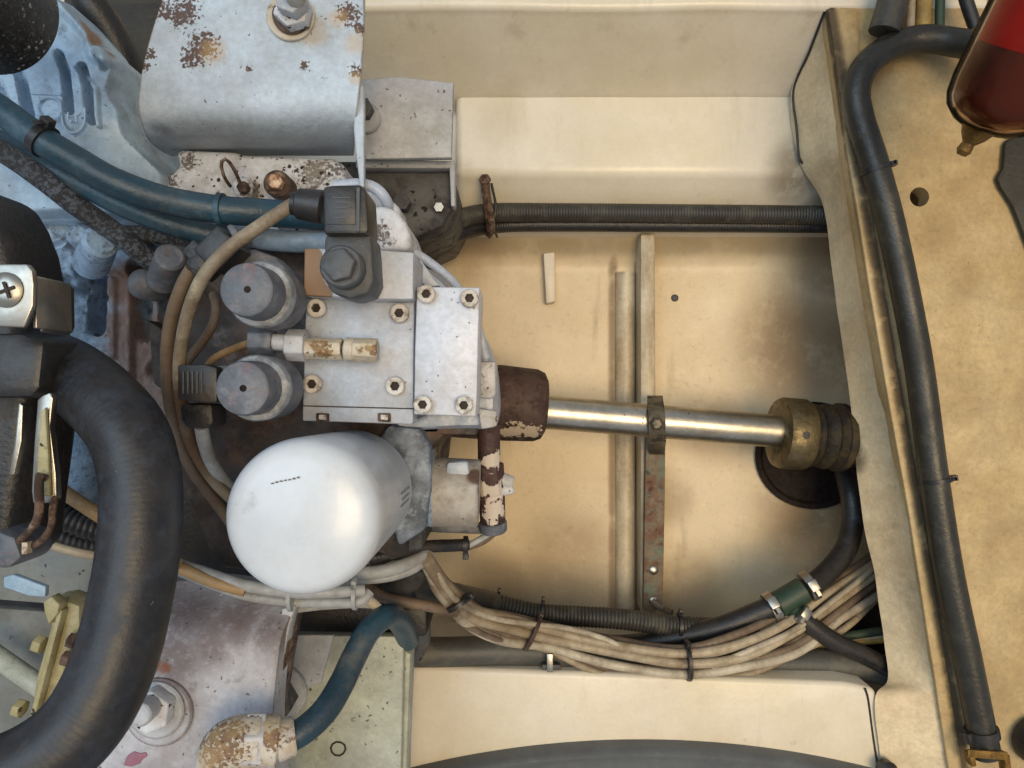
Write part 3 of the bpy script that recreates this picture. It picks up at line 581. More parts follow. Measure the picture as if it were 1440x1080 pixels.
tag(link('dark_bulkhead_hole', *lathe([(0,.045),(.004,.047),(.006,.040)], P(1225,865,.93), (-1,0,.6), 32), M['pit']), 'dark opening in the bulkhead foot where the cables leave', 'opening')
# the beige bundle: each cable its own
base = [(598,786,.62),(628,832,.66),(668,866,.72),(712,884,.77),(775,897,.795),(860,920,.80),(960,930,.80),(1040,920,.805),(1110,892,.82),(1168,852,.85),(1222,812,.89),(1270,780,.92)]
Ns = [(.78,-.6),(.7,-.7),(.5,-.85),(.3,-.95),(.2,-.98),(.1,-1),(0,-1),(-.2,-1),(-.4,-.9),(-.5,-.85),(-.5,-.8),(-.5,-.8)]
offs = [(-21,5,'brownc',6),(-13,-7,'beige',6.6),(-4,4,'beige2',6),(4,-8,'beige',6.8),(12,3,'brownc',6),(20,-4,'beige2',6.6),(-8,12,'brownc',6),(15,12,'brownc',6.4),(24,7,'beige',5.4)]
where = ['uppermost', 'second from the top', 'third from the top', 'fourth from the top', 'third from the bottom', 'second from the bottom', 'deepest upper', 'deepest lower', 'lowest and thinnest']
spr = (.14, .42, .62, .85, .70, 1.0, .88, 1.05, 1.25, 1.35, 1.4, 1.4)
jam = (0, 1, 3, 6, 1, 8, 1, 7, 7, 6, 5, 5)
rb = random.Random(11)
for i, (o1, o2, mm, rr_c) in enumerate(offs):
    pts = []
    for j, ((u, v, d), (nx, ny)) in enumerate(zip(base, Ns)):
        sp_ = spr[j]; jit = jam[j] * rb.uniform(-1, 1)
        pts.append((u - nx * (o1 * sp_ + jit), v - ny * (o1 * sp_ + jit), d + o2 * .00075 + (.003 * rb.uniform(-1, 1) if jam[j] > 2 else 0)))
    hose('beige_cable', pts, rr_c, M[mm], 'beige cable in the bundle swooping above the lower stringer, ' + where[i], 'cable', group='beige cables in the bundle', seg=12, wob=.0012)
for k, (pts, lb) in enumerate([
    ([(604,788,.62),(640,842,.655),(690,868,.73),(752,878,.775),(800,884,.785),(850,898,.79),(885,916,.795)], 'loose thin wire lying over the beige bundle near its left cable tie'),
    ([(1000,938,.80),(1060,912,.80),(1120,884,.815),(1180,838,.84),(1240,790,.90)], 'loose thin wire along the top of the beige bundle near the bulkhead'),
    ([(640,872,.70),(668,886,.72),(700,899,.76),(740,906,.80),(770,903,.81)], 'short dark wire hanging below the left part of the beige bundle')]):
    hose('loose_wire', pts, 4.2, M['beige2'] if k < 2 else M['brownc'], lb, 'cable', seg=8, wob=.0015)
tie((645,848,.665), (.6,-.9,0), .011, 'dark cable tie where the beige bundle leaves the gearbox', wd=.004, head=(1,.5,.3))
tie((748,890,.785), (.9,-.45,0), .0185, 'brown cable tie around the beige bundle left of middle', wd=.004, head=(0,1,.1), m=M['brownpaint'])
tie((966,928,.800), (1,.05,0), .0210, 'long black cable tie around the beige bundle above the lower stringer', wd=.0035, head=(0,1,.6))
tie((700,850,.82), (1,-.1,0), .0125, 'small black cable tie on the conduit at its left', wd=.003, head=(0,1,.1))
tie((762,862,.826), (1,-.1,0), .0125, 'small black cable tie on the conduit at its middle', wd=.003, head=(0,1,.1))
tie((955,880,.84), (1,-.1,0), .0135, 'small black cable tie on the conduit above the long tie', wd=.004, head=(0,1,.1))
t = thing('pipe_clip', 'small steel clip on the lower stringer edge under the grey hose', 'clip', P(773, 938, .81))
link('tab', *bx(P(773,930,.80), .007, .020, .012, 0), M['stain'], t, bevel=.001)
link('foot', *bx(P(775,937,.803), .020, .006, .008, 0), M['greypipe'], t, bevel=.001)
# grey round lid at the bottom of the frame
Rr = 1.02; cz = P(905, 1050, .783); cc = Vector((cz.x, cz.y - Rr - .010, cz.z))
V, Fc = [], []; prof = [(-.010,-.02),(-.008,.000),(-.002,.004),(.003,.001),(.006,-.001),(.012,-.002),(.018,-.004),(.10,-.004)]
A0, A1, NA = math.radians(90-34), math.radians(90+34), 160
for i in range(NA + 1):
    a = A0 + (A1 - A0) * i / NA
    for (dr, dz) in prof:
        rr = Rr - dr if dr < .05 else Rr - .10
        V.append(cc + Vector((rr * math.cos(a), rr * math.sin(a), dz)))
k = len(prof)
for i in range(NA):
    for j in range(k - 1): Fc.append((i*k+j, i*k+j+1, (i+1)*k+j+1, (i+1)*k+j))
tag(link('round_lid', V, Fc, M['greytrim'], ang=60), 'rim of a large round grey lid at the bottom edge of the photo', 'lid')
tag(link('rubber_stub', *lathe([(0,.009),(.01,.010),(.014,.006)], P(1243,1078,.79), (0,0,1), 20), M['rubber']), 'small dark rubber stub at the bottom, between stringer and bulkhead', 'stub')

# ------------------------------------------------------------------ bearers, mounts and brackets of the engine
tag(link('foot_plate', *prism([(500,112),(560,107),(638,116),(637,150),(635,222),(505,224)], .69, .698), M['fplate'], bevel=.0012), 'grey white steel foot plate right of the upper engine bracket', 'plate')
t = thing('mount_bolt', 'grey slotted mount stud with washer on the grey white foot plate', 'bolt', P(514, 160, .69))
link('washer', *vcyl(513, 165, .684, 22, .69, 32, .001), M['fplate'], t)
link('nut', *vcyl(509, 150, .672, 15, .684, 6), M['darkbearer'], t, bevel=.001)
link('stud', *vcyl(505, 146, .660, 8, .68, 20, .001), M['stain'], t)
t = thing('engine_bearer', 'dark grey painted bearer block under the foot plate, with chipped edge', 'bearer', P(580, 300, .88))
link('block', *prism([(420,226),(633,226),(636,250),(640,285),(622,318),(560,345),(420,345)], .73, .92), M['darkbearer'], t, bevel=.004)
link('top_edge', *prism([(500,224),(640,226),(640,290),(634,290),(632,236),(500,236)], .712, .728), M['fplate'], t, bevel=.001)
link('bolt', *vcyl(564, 283, .715, 13, .73, 6), M['darkbearer'], t, bevel=.001)
link('bolt', *vcyl(617, 291, .722, 7, .73, 6), M['stain'], t)
# upper white bracket: folded plate (y, depth) stations with left and right limits
st = [(-60,.55,236,512),(0,.55,227,512),(50,.55,212,511),(95,.55,201,508),(130,.55,196,505),(150,.5515,195,503),(165,.556,197,501),(178,.564,200,500),(190,.576,205,499),(198,.590,210,498),(206,.607,218,498),(213,.625,228,497),(219,.640,240,497)]
V, Fc = [], []; sp = []
for (v, d, a, b) in st: sp.append((P(a, v, d), P(b, v, d)))
LL = spline([q[0] for q in sp], 4); RR = spline([q[1] for q in sp], 4); nn = 10
for a, b in zip(LL, RR):
    for k in range(nn + 1): V.append(a.lerp(b, k / nn))
nt_ = len(V)
for i, (a, b) in enumerate(zip(LL, RR)):
    tv = (LL[min(i+1, len(LL)-1)] - LL[max(i-1, 0)]); nrm = Vector((0, -tv.z, tv.y)).normalized()
    if nrm.z > 0: nrm = -nrm
    if i > len(LL) * .5 and nrm.y < 0: nrm = -nrm
    for k in range(nn + 1): V.append(a.lerp(b, k / nn) + Vector((0, .7, -.7)).normalized() * .007)
R_ = len(LL)
for g in (0, nt_):
    for i in range(R_ - 1):
        for k in range(nn):
            a = g + i*(nn+1) + k; Fc.append((a, a+1, a+nn+2, a+nn+1))
for i in range(R_ - 1):
    for k in (0, nn):
        a = i*(nn+1) + k; Fc.append((a, a+nn+1, a+nn+1+nt_, a+nt_))
for i in (0, R_ - 1):
    for k in range(nn):
        a = i*(nn+1) + k; Fc.append((a, a+1, a+1+nt_, a+nt_))
t = thing('engine_bracket', 'big white folded steel bracket with rust spots at top left, bolt on top', 'bracket', P(350, 120, .62))
link('folded_plate', V, Fc, M['bracket'], t, ang=50)
link('gusset', *prism([(503,120),(511.5,120),(512,165),(512,264),(506,262),(499,205),(497,178)], .556, .562), M['bracket'], t, bevel=.0006)
b = thing('bracket_bolt', 'white painted stud with nuts and rusty washer on the upper white bracket', 'bolt', P(408, 20, .55))
link('washer', *vcyl(408, 22, .546, 34, .55, 40, .0008), M['flake'], b)
link('washer', *vcyl(409, 19, .5415, 27, .546, 36, .0008), M['rustbolt'], b)
link('nut', *vcyl(409, 10, .530, 27, .5415, 6, .001, .3), M['lug'], b, bevel=.001)
link('nut', *vcyl(407, -6, .518, 24, .530, 6, .001, .7), M['fplate'], b, bevel=.001)
link('stud', *vcyl(405, -22, .500, 14, .52, 24, .001), M['stain'], b)
# plank and dark background behind
tag(link('dark_plank', *prism([(88,-60),(240,-60),(245,40),(215,150),(240,215),(90,215)], .74, .76), M['wood'], bevel=.003), 'oily dark plank between the bell housing and the white bracket', 'plank')
# ------------------------------------------------------------------ engine: bell housing and rear castings
eng = thing('engine', 'blue white painted marine engine rear with slotted bell housing', 'engine', P(120, 400, .75))
def hb(u, v):
    z = .030 * (1 - ((u - 70) / 175) ** 2) - .02 * sstep(170, 290, v)
    z -= .012 * (1 - sstep(4, 8, polyd(u, v, [(8,112),(28,135),(46,172)])))
    z -= .014 * (1 - sstep(5, 9, polyd(u, v, [(44,98),(62,125),(73,178)])))
    z -= .012 * (1 - sstep(3, 7, polyd(u, v, [(112,98),(120,120),(125,172)])))
    z -= .012 * (1 - sstep(3, 7, polyd(u, v, [(140,112),(146,135),(151,183)])))
    z += .003 * (1 - sstep(1.5, 4, polyd(u, v, [(134,115),(158,140),(160,190)])))
    z += .004 * (1 - sstep(4, 16, polyd(u, v, [(92,20),(118,30),(152,66),(158,95)])))
    z += .010 * (1 - sstep(8, 13, math.hypot(u - 170, v - 98))) - .006 * (1 - sstep(3, 6, math.hypot(u - 166, v - 110)))
    z -= .004 * (1 - sstep(2, 5, polyd(u, v, [(83,30),(84,85)])))
    z += .002 * (1 - sstep(1, 2.5, abs(math.hypot(u - 103, v - 172) - 15))) * (1 if v > 152 else 0)
    z += .0012 * (1 - sstep(1, 2.5, segd(u, v, (80,152), (122,152))))
    z += .008 * sstep(195, 220, v) * sstep(140, 100, u) 
    return z
link('bell_housing', *relief([(-60,90),(-40,30),(60,0),(100,14),(120,24),(152,62),(160,82),(176,86),(181,105),(174,140),(188,168),(192,200),(205,218),(232,252),(215,300),(140,310),(-60,300)], hb, (70,150), 110, 12, .10, .60, .016), M['bluewhite'], eng, ang=60)
def hc(u, v):
    z = .022 * math.exp(-((u - 75) / 55) ** 2) - .01 * sstep(150, 230, u)
    z += .014 * (1 - sstep(10, 27, math.hypot(u - 138, v - 338))) + .010 * (1 - sstep(10, 22, polyd(u, v, [(138,338),(110,380),(112,400)])))
    z += .008 * (1 - sstep(14, 30, math.hypot(u - 75, v - 305)))
    z -= .004 * (1 - sstep(2, 6, abs(math.hypot(u - 85, v - 320) - 34)))
    z -= .026 * (1 - sstep(6, 12, segd(u, v, (144,395), (140,462))))
    z -= .024 * (1 - sstep(7, 12, segd(u, v, (196,385), (197,468)))) + .02 * (1 - sstep(5, 9, segd(u, v, (225,385), (222,475))))
    z += .007 * (1 - sstep(2, 6, segd(u, v, (182,375), (182,530))))
    z += .004 * (1 - sstep(3, 7, segd(u, v, (160,395), (160,500))))
    z -= .010 * (1 - sstep(8, 14, math.hypot(u - 212, v - 520)))
    z -= .018 * (1 - sstep(8, 20, polyd(u, v, [(20,250),(55,285),(70,275)])))
    z -= .006 * (1 - sstep(3, 9, polyd(u, v, [(118,400),(150,420)])))
    z += .0012 * mnoise.noise(Vector((u * .12, v * .12, 0)))
    return z
link('rear_casting', *relief([(-20,220),(30,225),(80,262),(130,300),(170,330),(190,352),(240,372),(262,430),(262,560),(240,640),(150,620),(60,560),(-10,500)], hc, (130,430), 100, 12, .12, .63, .01), M['casting'], eng, ang=60)
link('crank_casing', *prism([(-60,200),(300,200),(330,560),(470,600),(470,860),(250,900),(-60,900)], .74, .90), M['dark'], eng, bevel=.01)
bol = link('breather', *lathe([(0,.011),(.020,.012),(.026,.0115),(.031,.008),(.033,.003)], P(222, 405, .60), (.0,.0,1), 32), M['greyplastic'], eng)
for v in bol.data.vertices: v.co += Vector((v.co.z * -.0, 0, 0))
link('breather_elbow', *cyl(P(228,395,.57), P(240,360,.535), .0115, .0105, 24, .002), M['greyplastic'], eng)
link('casting_boss', *cyl(P(128,372,.60), P(142,338,.562), .014, .0128, 28, .003), M['casting'], eng)
link('stay', *prism([(206,448),(240,470),(250,500),(246,560),(214,540)], .60, .62), M['gearbrown'], eng, bevel=.003)
link('emblem', *sweep(PP([(88,152),(88,172),(95,184),(103,187),(112,184),(119,172),(119,152)], .572), .0009, seg=6), M['bluewhite'], eng)
link('emblem', *sweep(PP([(96,158),(96,170),(101,172)], .570), .0009, seg=6), M['bluewhite'], eng)
link('emblem', *sweep(PP([(108,172),(107,160),(113,159)], .570), .0009, seg=6), M['bluewhite'], eng)
# ------------------------------------------------------------------ gearbox
gb = thing('gearbox', 'white painted marine gearbox with control block and two grey solenoids', 'gearbox', P(500, 480, .8))
link('casing', *prism([(225,330),(430,318),(560,330),(600,380),(640,470),(650,560),(640,600),(600,640),(585,780),(470,820),(300,800),(235,640)], .60, .85), M['gearbrown'], gb, bevel=.008)
def hf(u, v):
    return .002 * mnoise.noise(Vector((u*.05, v*.05, 0)))
link('output_housing', *relief([(520,355),(585,366),(620,388),(655,430),(685,480),(697,530),(697,600),(640,606),(560,606),(500,560)], hf, (600,490), 30, 8, .16, .585, .02), M['block'], gb, ang=60)
link('housing_rim', *sweep(PP([(575,352),(600,366),(640,400),(668,450),(684,505)], .575), .0035, seg=10), M['block'], gb)
link('output_lug', *prism([(672,508),(697,508),(697,556),(690,562),(672,558)], .575, .66), M['lug'], gb, bevel=.004)
link('output_lug', *prism([(672,574),(699,578),(699,600),(676,604)], .575, .66), M['lug'], gb, bevel=.002)
link('side_arm', *prism([(576,590),(670,588),(672,612),(580,612)], .60, .64), M['gearbrown'], gb, bevel=.003)
# flange casting above
link('top_flange', *prism([(246,214),(256,210),(330,213),(345,218),(470,222),(484,232),(486,262),(520,262),(540,270),(560,290),(572,330),(520,345),(300,330),(200,262),(212,248),(240,245),(252,232)], .615, .66), M['lug'], gb, bevel=.004, bseg=3)
link('round_lug', *prism([(520,292),(536,288),(556,294),(570,312),(577,330),(577,352),(522,352)], .545, .62), M['lug'], gb, bevel=.005, bseg=3)
link('pipe_elbow', *sweep(PP([(470,262,.57),(505,259,.57),(528,265,.57),(543,282,.575),(546,300,.59)]), .0045, seg=14), M['block'], gb)
bt = link('flange_bolt', *vcyl(388, 257, .592, 19, .616, 24, .002), M['rustbolt'], gb)
link('bolt_head', *vcyl(386, 254, .583, 11.5, .592, 6, .001), M['copperhead'], bt, bevel=.0008)
bt = link('flange_bolt', *vcyl(340, 262, .60, 15, .616, 24, .002), M['lug'], gb)
link('bolt_head', *vcyl(340, 262, .592, 9, .60, 6, .001), M['rustbolt'], bt, bevel=.0008)
o = tag(link('lifting_ring', *sweep(PP([(324,262,.588),(316,250,.578),(311,233,.570),(314,224,.568),(321,226,.568),(330,240,.574),(338,258,.586)]), .0014, seg=8), M['rustbolt']), 'thin rusty wire loop standing on the flange bolt above the blue hose', 'wire loop')
# valve block
vb = link('valve_block', *prism([(430,420),(583,423),(581,593),(580,597),(425,592),(426,560)], .50, .585), M['block'], gb, bevel=.0012)
link('seam', *prism([(426,570),(581,574),(581,575.6),(426,571.6)], .4992, .502), M['socket'], gb)
def ang_screw(u, v, d, par, r=13.5, tall=.005):
    s = link('cap_screw', *vcyl(u, v, d - tall, r, d + .001, 28, .0008), M['screw'], par)
    p = P(u, v, d - tall); rr = r * d / F
    cut(s, *cyl(p + Vector((0,0,-.0035)), p + Vector((0,0,.002)), rr * .52, seg=6))
    if par is gb: link('socket', *cyl(p + Vector((0,0,-.0036)), p + Vector((0,0,-.0028)), rr * .505, seg=6), M['socket'], s)
    return s
for (a, b_) in ((444,433),(561,440),(438,540),(555,543)):
    s = ang_screw(a, b_, .4985, gb)
for (a, b_) in ((599,413),(660,419),(594,569),(652,570)):
    s = ang_screw(a, b_, .4865, gb, 13)
for (a) in (453, 540):
    link('recessed_nut', *prism([(a-9,581),(a+9,581.5),(a+9,594),(a-9,593)], .4975, .50), M['rustbolt'], gb, bevel=.0006)
    link('nut_face', *prism([(a-5,583),(a+5,583.5),(a+5,591),(a-5,590)], .4955, .498), M['screw'], gb, bevel=.0006)
link('end_plate', *prism([(586,403),(675,404),(673,470),(671,560),(669,586),(582,583),(583,500)], .488, .545), M['plate2'], gb, bevel=.0012)
link('spacer', *prism([(579,372),(586,380),(586,590),(579,590)], .505, .56), M['greyplastic'], gb)
link('top_block', *prism([(428,349),(517,350),(582,355),(581,421),(520,421),(427,415)], .48, .535), M['blocktan'], gb, bevel=.001)
link('link_bar', *prism([(583,366),(592,366),(618,402),(600,404),(586,390)], .53, .55), M['block'], gb, bevel=.001)
# pressure switch fitting lying over the block
ps = link('pressure_fitting', *cyl(P(430,490,.482), P(482,491,.480), .0072, seg=6), M['flake'], gb, bevel=.0006)
link('nut', *cyl(P(404,485,.483), P(432,486,.483), .0108, seg=6), M['fplate'], ps, bevel=.001)
link('neck', *cyl(P(383,481,.484), P(406,482,.484), .0055, seg=20), M['fplate'], ps)
link('nut', *cyl(P(353,479,.485), P(386,480,.485), .0096, seg=6), M['greyplastic'], ps, bevel=.001)
link('groove', *cyl(P(480,491,.480), P(486,491,.480), .0052, seg=20), M['rustbolt'], ps)
link('ring', *cyl(P(485,491,.480), P(499,492,.480), .0078, seg=24, ch=.0008), M['flake'], ps)
link('cap', *cyl(P(498,492,.480), P(531,493,.480), .0080, seg=6), M['flake'], ps, bevel=.0006)
# solenoids pointing at the hatch
def solenoid(u, v, near, far):
    p = P(u, v, near); bpt = Vector((p.x, p.y, H - far)); L_ = far - near
    s = link('solenoid', *lathe([(0,.0200),(L_-.030,.0200),(L_-.028,.0190),(L_-.026,.0180)], bpt, (0,0,1), 48), M['greyplastic'], gb)
    link('collar', *lathe([(L_-.031,.0185),(L_-.030,.0202),(L_-.024,.0202),(L_-.0225,.0192),(L_-.022,.0160)], bpt, (0,0,1), 48), M['greyplastic2'], s)
    link('cap', *lathe([(L_-.026,.0165),(L_-.004,.0160),(L_-.001,.0152),(L_,.0138)], bpt, (0,0,1), 40), M['greyplastic'], s)
    link('pin_hole', *lathe([(0,.0020),(.0004,.0020)], Vector((p.x + .0008, p.y, H - near)), (0,0,1), 14), M['pit'], s)
    return s
solenoid(346, 407, .425, .480); solenoid(340, 546, .425, .480)
# dark pipe pieces behind the block
tag(link('pale_blue_pipe', *sweep(PP([(300,318,.60),(360,334,.575),(400,339,.57),(452,341,.57),(520,345,.58)]), .0085, seg=18), M['bluepale']), 'faded pale blue pipe running behind the black connector', 'pipe')
tag(link('cream_pipe', *sweep(PP([(395,312,.585),(420,320,.585),(452,322,.585),(500,324,.59)]), .006, seg=14), M['lug']), 'cream painted pipe just above the faded pale blue pipe', 'pipe')

# ------------------------------------------------------------------ connector on the block
t = thing('plug_connector', 'tall black and grey electrical plug with round knurled nut on the valve block', 'plug', P(485, 390, .48))
link('body', *prism([(456,328),(521,326),(524,360),(526,395),(518,413),(492,420),(466,412),(455,392)], .445, .48), M['knob'], t, bevel=.003)
cap_ = link('cover', *prism([(454,262),(468,260),(507,259),(515,268),(518,322),(516,329),(455,329)], .437, .47), M['blackplastic'], t, bevel=.002)
link('label_panel', *bx(P(480, 292, .4368), .0165, .020, .0006), M['blackplastic'], cap_, bevel=.0002)
for k in range(5):
    link('embossed_line', *bx(P(480 + (k % 2) * 3, 278 + k * 7, .4364), .011 - .002 * (k % 3), .0007, .0004), M['knob'], cap_)
link('ridge', *bx(P(504, 295, .4365), .0018, .026, .002), M['knob'], cap_)
link('knurled_nut', *vcyl(479, 374, .431, 30, .445, 40, .001), M['knob'], t)
link('hex_nut', *vcyl(475, 371, .425, 25, .432, 6, .001, .2), M['knob'], t, bevel=.001)
link('gland', *cyl(P(418,286,.455), P(456,292,.455), .0095, .0105, 24, .001), M['blackplastic'], t)
link('gland_nut', *cyl(P(411,286,.455), P(421,287,.455), .0072, seg=12), M['blackplastic'], t)
hose('connector_cable', [(414,286,.455),(398,296,.455),(365,318,.452),(325,347,.45),(292,382,.452),(272,420,.46),(258,470,.475),(252,520,.49),(256,570,.50),(270,625,.515),(300,675,.535),(335,710,.56)], 9.0, M['olivec'], 'beige cable arching from the tall black plug down past the solenoids', 'cable', seg=16, wob=.0008)
# rotated plug, upper left of the solenoids
t = thing('plug_connector', 'black plug tilted at an angle beside the upper grey solenoid', 'plug', P(290, 355, .49))
link('cover', *prism(rect(279,326,329,374,-45), .455, .49), M['blackplastic'], t, bevel=.002)
link('rim', *prism(rect(262,340,286,372,-45), .462, .49), M['dark'], t, bevel=.001)
link('gland', *prism([(258,368),(290,345),(300,362),(272,390)], .46, .49), M['dark'], t, bevel=.002)
link('shell', *prism([(316,316),(326,314),(338,330),(332,346)], .46, .485), M['greyplastic'], t, bevel=.002)
link('base', *prism([(320,368),(352,348),(385,360),(410,385),(400,400),(330,395)], .475, .50), M['greyplastic'], t, bevel=.003)
hose('solenoid_cable', [(270,378,.47),(256,402,.475),(241,445,.485),(234,495,.495),(236,545,.50),(246,600,.515),(268,655,.53),(300,700,.55),(325,735,.57)], 8.8, M['brownc'], 'brown stained cable dropping from the tilted black plug', 'cable', seg=16, wob=.0008)
t = thing('plug_connector', 'black ribbed plug beside the lower grey solenoid', 'plug', P(280, 540, .5))
cv = link('cover', *prism([(249,513),(288,512),(305,517),(305,566),(290,567),(249,562)], .465, .49), M['blackplastic'], t, bevel=.0015)
for k in range(5):
    link('rib', *bx(P(258 + k * 6.5, 538, .4645), .0009, .014, .001), M['knob'], cv)
link('body', *prism([(286,514),(330,512),(330,568),(286,568)], .475, .50), M['knob'], t, bevel=.002)
link('gland', *prism([(252,567),(298,568),(300,597),(290,603),(262,602),(252,592)], .475, .50), M['dark'], t, bevel=.003)
hose('plug_cable', [(283,598,.49),(287,620,.50),(297,650,.52),(318,680,.55),(345,705,.58)], 9, M['greyc'], 'grey beige cable leaving the lower black plug towards the filter', 'cable', seg=14)
hose('thin_loop_cable', [(262,510,.53),(285,480,.53),(300,455,.525),(304,430,.53),(300,415,.54)], 6.5, M['brownc'], 'brown cable between the solenoids and the two long cables', 'cable', seg=12)
hose('sensor_wire', [(352,482,.495),(330,490,.51),(300,505,.53),(290,520,.55)], 5.5, M['tan'], 'short tan wire at the back end of the pressure fitting', 'cable', seg=12)
# ------------------------------------------------------------------ oil filter
t = thing('oil_filter', 'large glossy white spin-on oil filter canister below the solenoids', 'oil filter', P(500, 690, .56))
f1 = P(422, 729, .404); f0 = P(497, 688, .550); fx = (f1 - f0).normalized(); fl_ = (f1 - f0).length; r0 = .0440
link('canister', *lathe([(0,r0*.93),(.002,r0*.98),(.006,r0),(fl_-.016,r0),(fl_-.011,r0*.992),(fl_-.007,r0*.972),(fl_-.004,r0*.940),(fl_-.0015,r0*.89),(fl_-.0001,r0*.84),(fl_+.0015,r0*.72),(fl_+.0030,r0*.52),(fl_+.0038,r0*.30),(fl_+.0041,r0*.12),(fl_+.0042,.001)], f0, fx, 96), M['filter'], t, ang=70)
link('base_ring', *lathe([(-.012,r0*.90),(-.003,r0*.95),(0,r0*.95),(.001,r0*.9)], f0, fx, 64), M['greyplastic'], t)
rr_ = random.Random(3)
X_, Y_ = frame(fx)
def side(th, tt, lift=.0003):   # point on the canister's side, th measured in the picture plane
    dirv = Vector((math.cos(th), math.sin(th), 0)); dirv = (dirv - fx * dirv.dot(fx)).normalized()
    return f0 + fx * tt + dirv * (r0 + lift), dirv
V, Fc = [], []
def plate_on_side(th, tt, dth, dt):
    n = len(V)
    for a, b in ((-1,-1),(1,-1),(1,1),(-1,1)):
        V.append(side(th + a*dth/2, tt + b*dt/2)[0])
    Fc.append((n, n+1, n+2, n+3))
for row in range(5):
    for k in range(7):
        if rr_.random() < .85: plate_on_side(math.radians(70 - row * 3.0), .030 + k * .0045, .030 * rr_.uniform(.4,.9), .003)
link('print_lines', V, Fc, M['print'], t)
V, Fc = [], []
for row in range(3):
    for k in range(12):
        if rr_.random() < .9: plate_on_side(math.radians(5 - row * 5.5), .022 + k * .0036, .05 * rr_.uniform(.6,1), .0026)
link('print_lines', V, Fc, M['print'], t)
V, Fc = [], []
fe = f0 + fx * (fl_ + .0032)
for k in range(7):
    p = P(384 + k * 6, 679 - k * 1.2 + rr_.uniform(-.6,.6), .402); lat = (p - f1) - fx * (p - f1).dot(fx); p = f1 + lat + fx * (.0035 + .0)
    v_, f_ = bx(p, .0016, .0009 * rr_.uniform(.6,1.3), .0002, 8); n = len(V); V += v_; Fc += [tuple(i+n for i in q) for q in f_]
link('stamped_code', V, Fc, M['printdk'], t)
# ------------------------------------------------------------------ parts right of the filter
link('filter_head', *prism([(545,598),(592,602),(604,628),(606,690),(598,745),(560,770),(520,640)], .585, .64), M['bluegrey'], gb, bevel=.004)
link('filter_bracket', *prism([(572,690),(594,690),(594,772),(574,776)], .59, .66), M['darkbearer'], gb, bevel=.002)
link('dark_gap_plate', *prism([(590,735),(690,742),(688,752),(594,748)], .66, .68), M['greyplastic'], gb, bevel=.001)
sl = link('sleeve', *cyl(P(598,691,.62), P(674,694,.62), .029, .0285, 40, .002), M['sleeve'], gb)
link('band', *cyl(P(604,690,.62), P(612,690,.62), .0300, .0300, 40, .001), M['casting'], sl)
link('pad', *prism([(628,650),(658,648),(662,672),(640,676),(626,668)], .598, .61), M['block'], sl, bevel=.003)
t = thing('sensor_pipe', 'narrow brown sensor pipe with flaking white paint below the shaft coupling', 'sensor', P(690, 740, .7))
link('upper_tube', *cyl(P(687,596,.64), P(688,655,.645), .0098, .0098, 28, .001), M['brownflake'], t)
link('hex', *cyl(P(688,652,.645), P(691,692,.650), .0128, .0128, 6), M['brownflake'], t, bevel=.001)
link('lower_tube', *cyl(P(691,690,.650), P(693,735,.655), .0118, .0112, 28, .002), M['brownflake'], t)
link('mouth', *cyl(P(693,733,.655), P(694,747,.657), .0125, .0122, 24, .001), M['greyplastic'], t)
link('elbow', *cyl(P(665,682,.66), P(682,680,.655), .012, .011, 20, .002), M['rustbolt'], t)
link('stub', *cyl(P(700,672,.65), P(721,680,.65), .0065, .006, 14, .001), M['lug'], t)
link('stub', *cyl(P(704,690,.65), P(722,686,.65), .0055, .005, 14, .001), M['lug'], t)
hose('striped_wire', [(694,738,.655),(688,750,.655),(672,760,.655),(655,768,.652),(640,768,.65)], 4.5, M['greyc'], 'grey wire coming out of the flaking sensor pipe', 'cable', seg=10)
hose('striped_wire', [(698,738,.66),(697,748,.66),(680,762,.66),(655,771,.656),(640,770,.65)], 4, M['brownc'], 'brown wire coming out of the flaking sensor pipe', 'cable', seg=10)
hose('wrapped_cable', [(520,785,.60),(560,778,.61),(600,769,.625),(640,767,.64),(658,766,.645)], 9, M['dark'], 'black taped cable right of the filter ending in a cable tie', 'cable', seg=14)
tie((655,766,.645), (1,.0,0), .0066, 'black cable tie at the end of the black taped cable', wd=.004, head=(0,-1,.3))
# ------------------------------------------------------------------ cables round the foot of the filter
hose('white_cable', [(455,800,.60),(500,806,.60),(540,803,.60),(575,792,.61),(596,782,.62),(602,776,.63)], 9.5, M['greyc'], 'fat white cable curving up from the filter to the bundle, upper one', 'cable', seg=14)
hose('white_cable', [(440,820,.61),(500,815,.605),(545,811,.605),(580,800,.612),(600,784,.62)], 7.5, M['greyc'], 'fat white cable curving up from the filter to the bundle, lower one', 'cable', seg=14)
hose('brown_cable', [(500,808,.64),(515,825,.64),(535,838,.645),(560,845,.65),(600,852,.66),(642,860,.68)], 8, M['brownc'], 'dirty brown cable passing over the blue hose end', 'cable', seg=14)
hose('dark_cable', [(590,790,.66),(580,810,.67),(560,830,.68),(580,850,.72),(590,890,.74),(580,920,.75)], 17, M['darkbearer'], 'thick dark grey cable behind the brown cable', 'cable', seg=14)
hose('dark_cable', [(540,822,.70),(600,832,.72),(650,842,.76),(690,850,.80)], 20, M['corr'], 'thick dark sleeve leading into the corrugated conduit', 'conduit', seg=14)
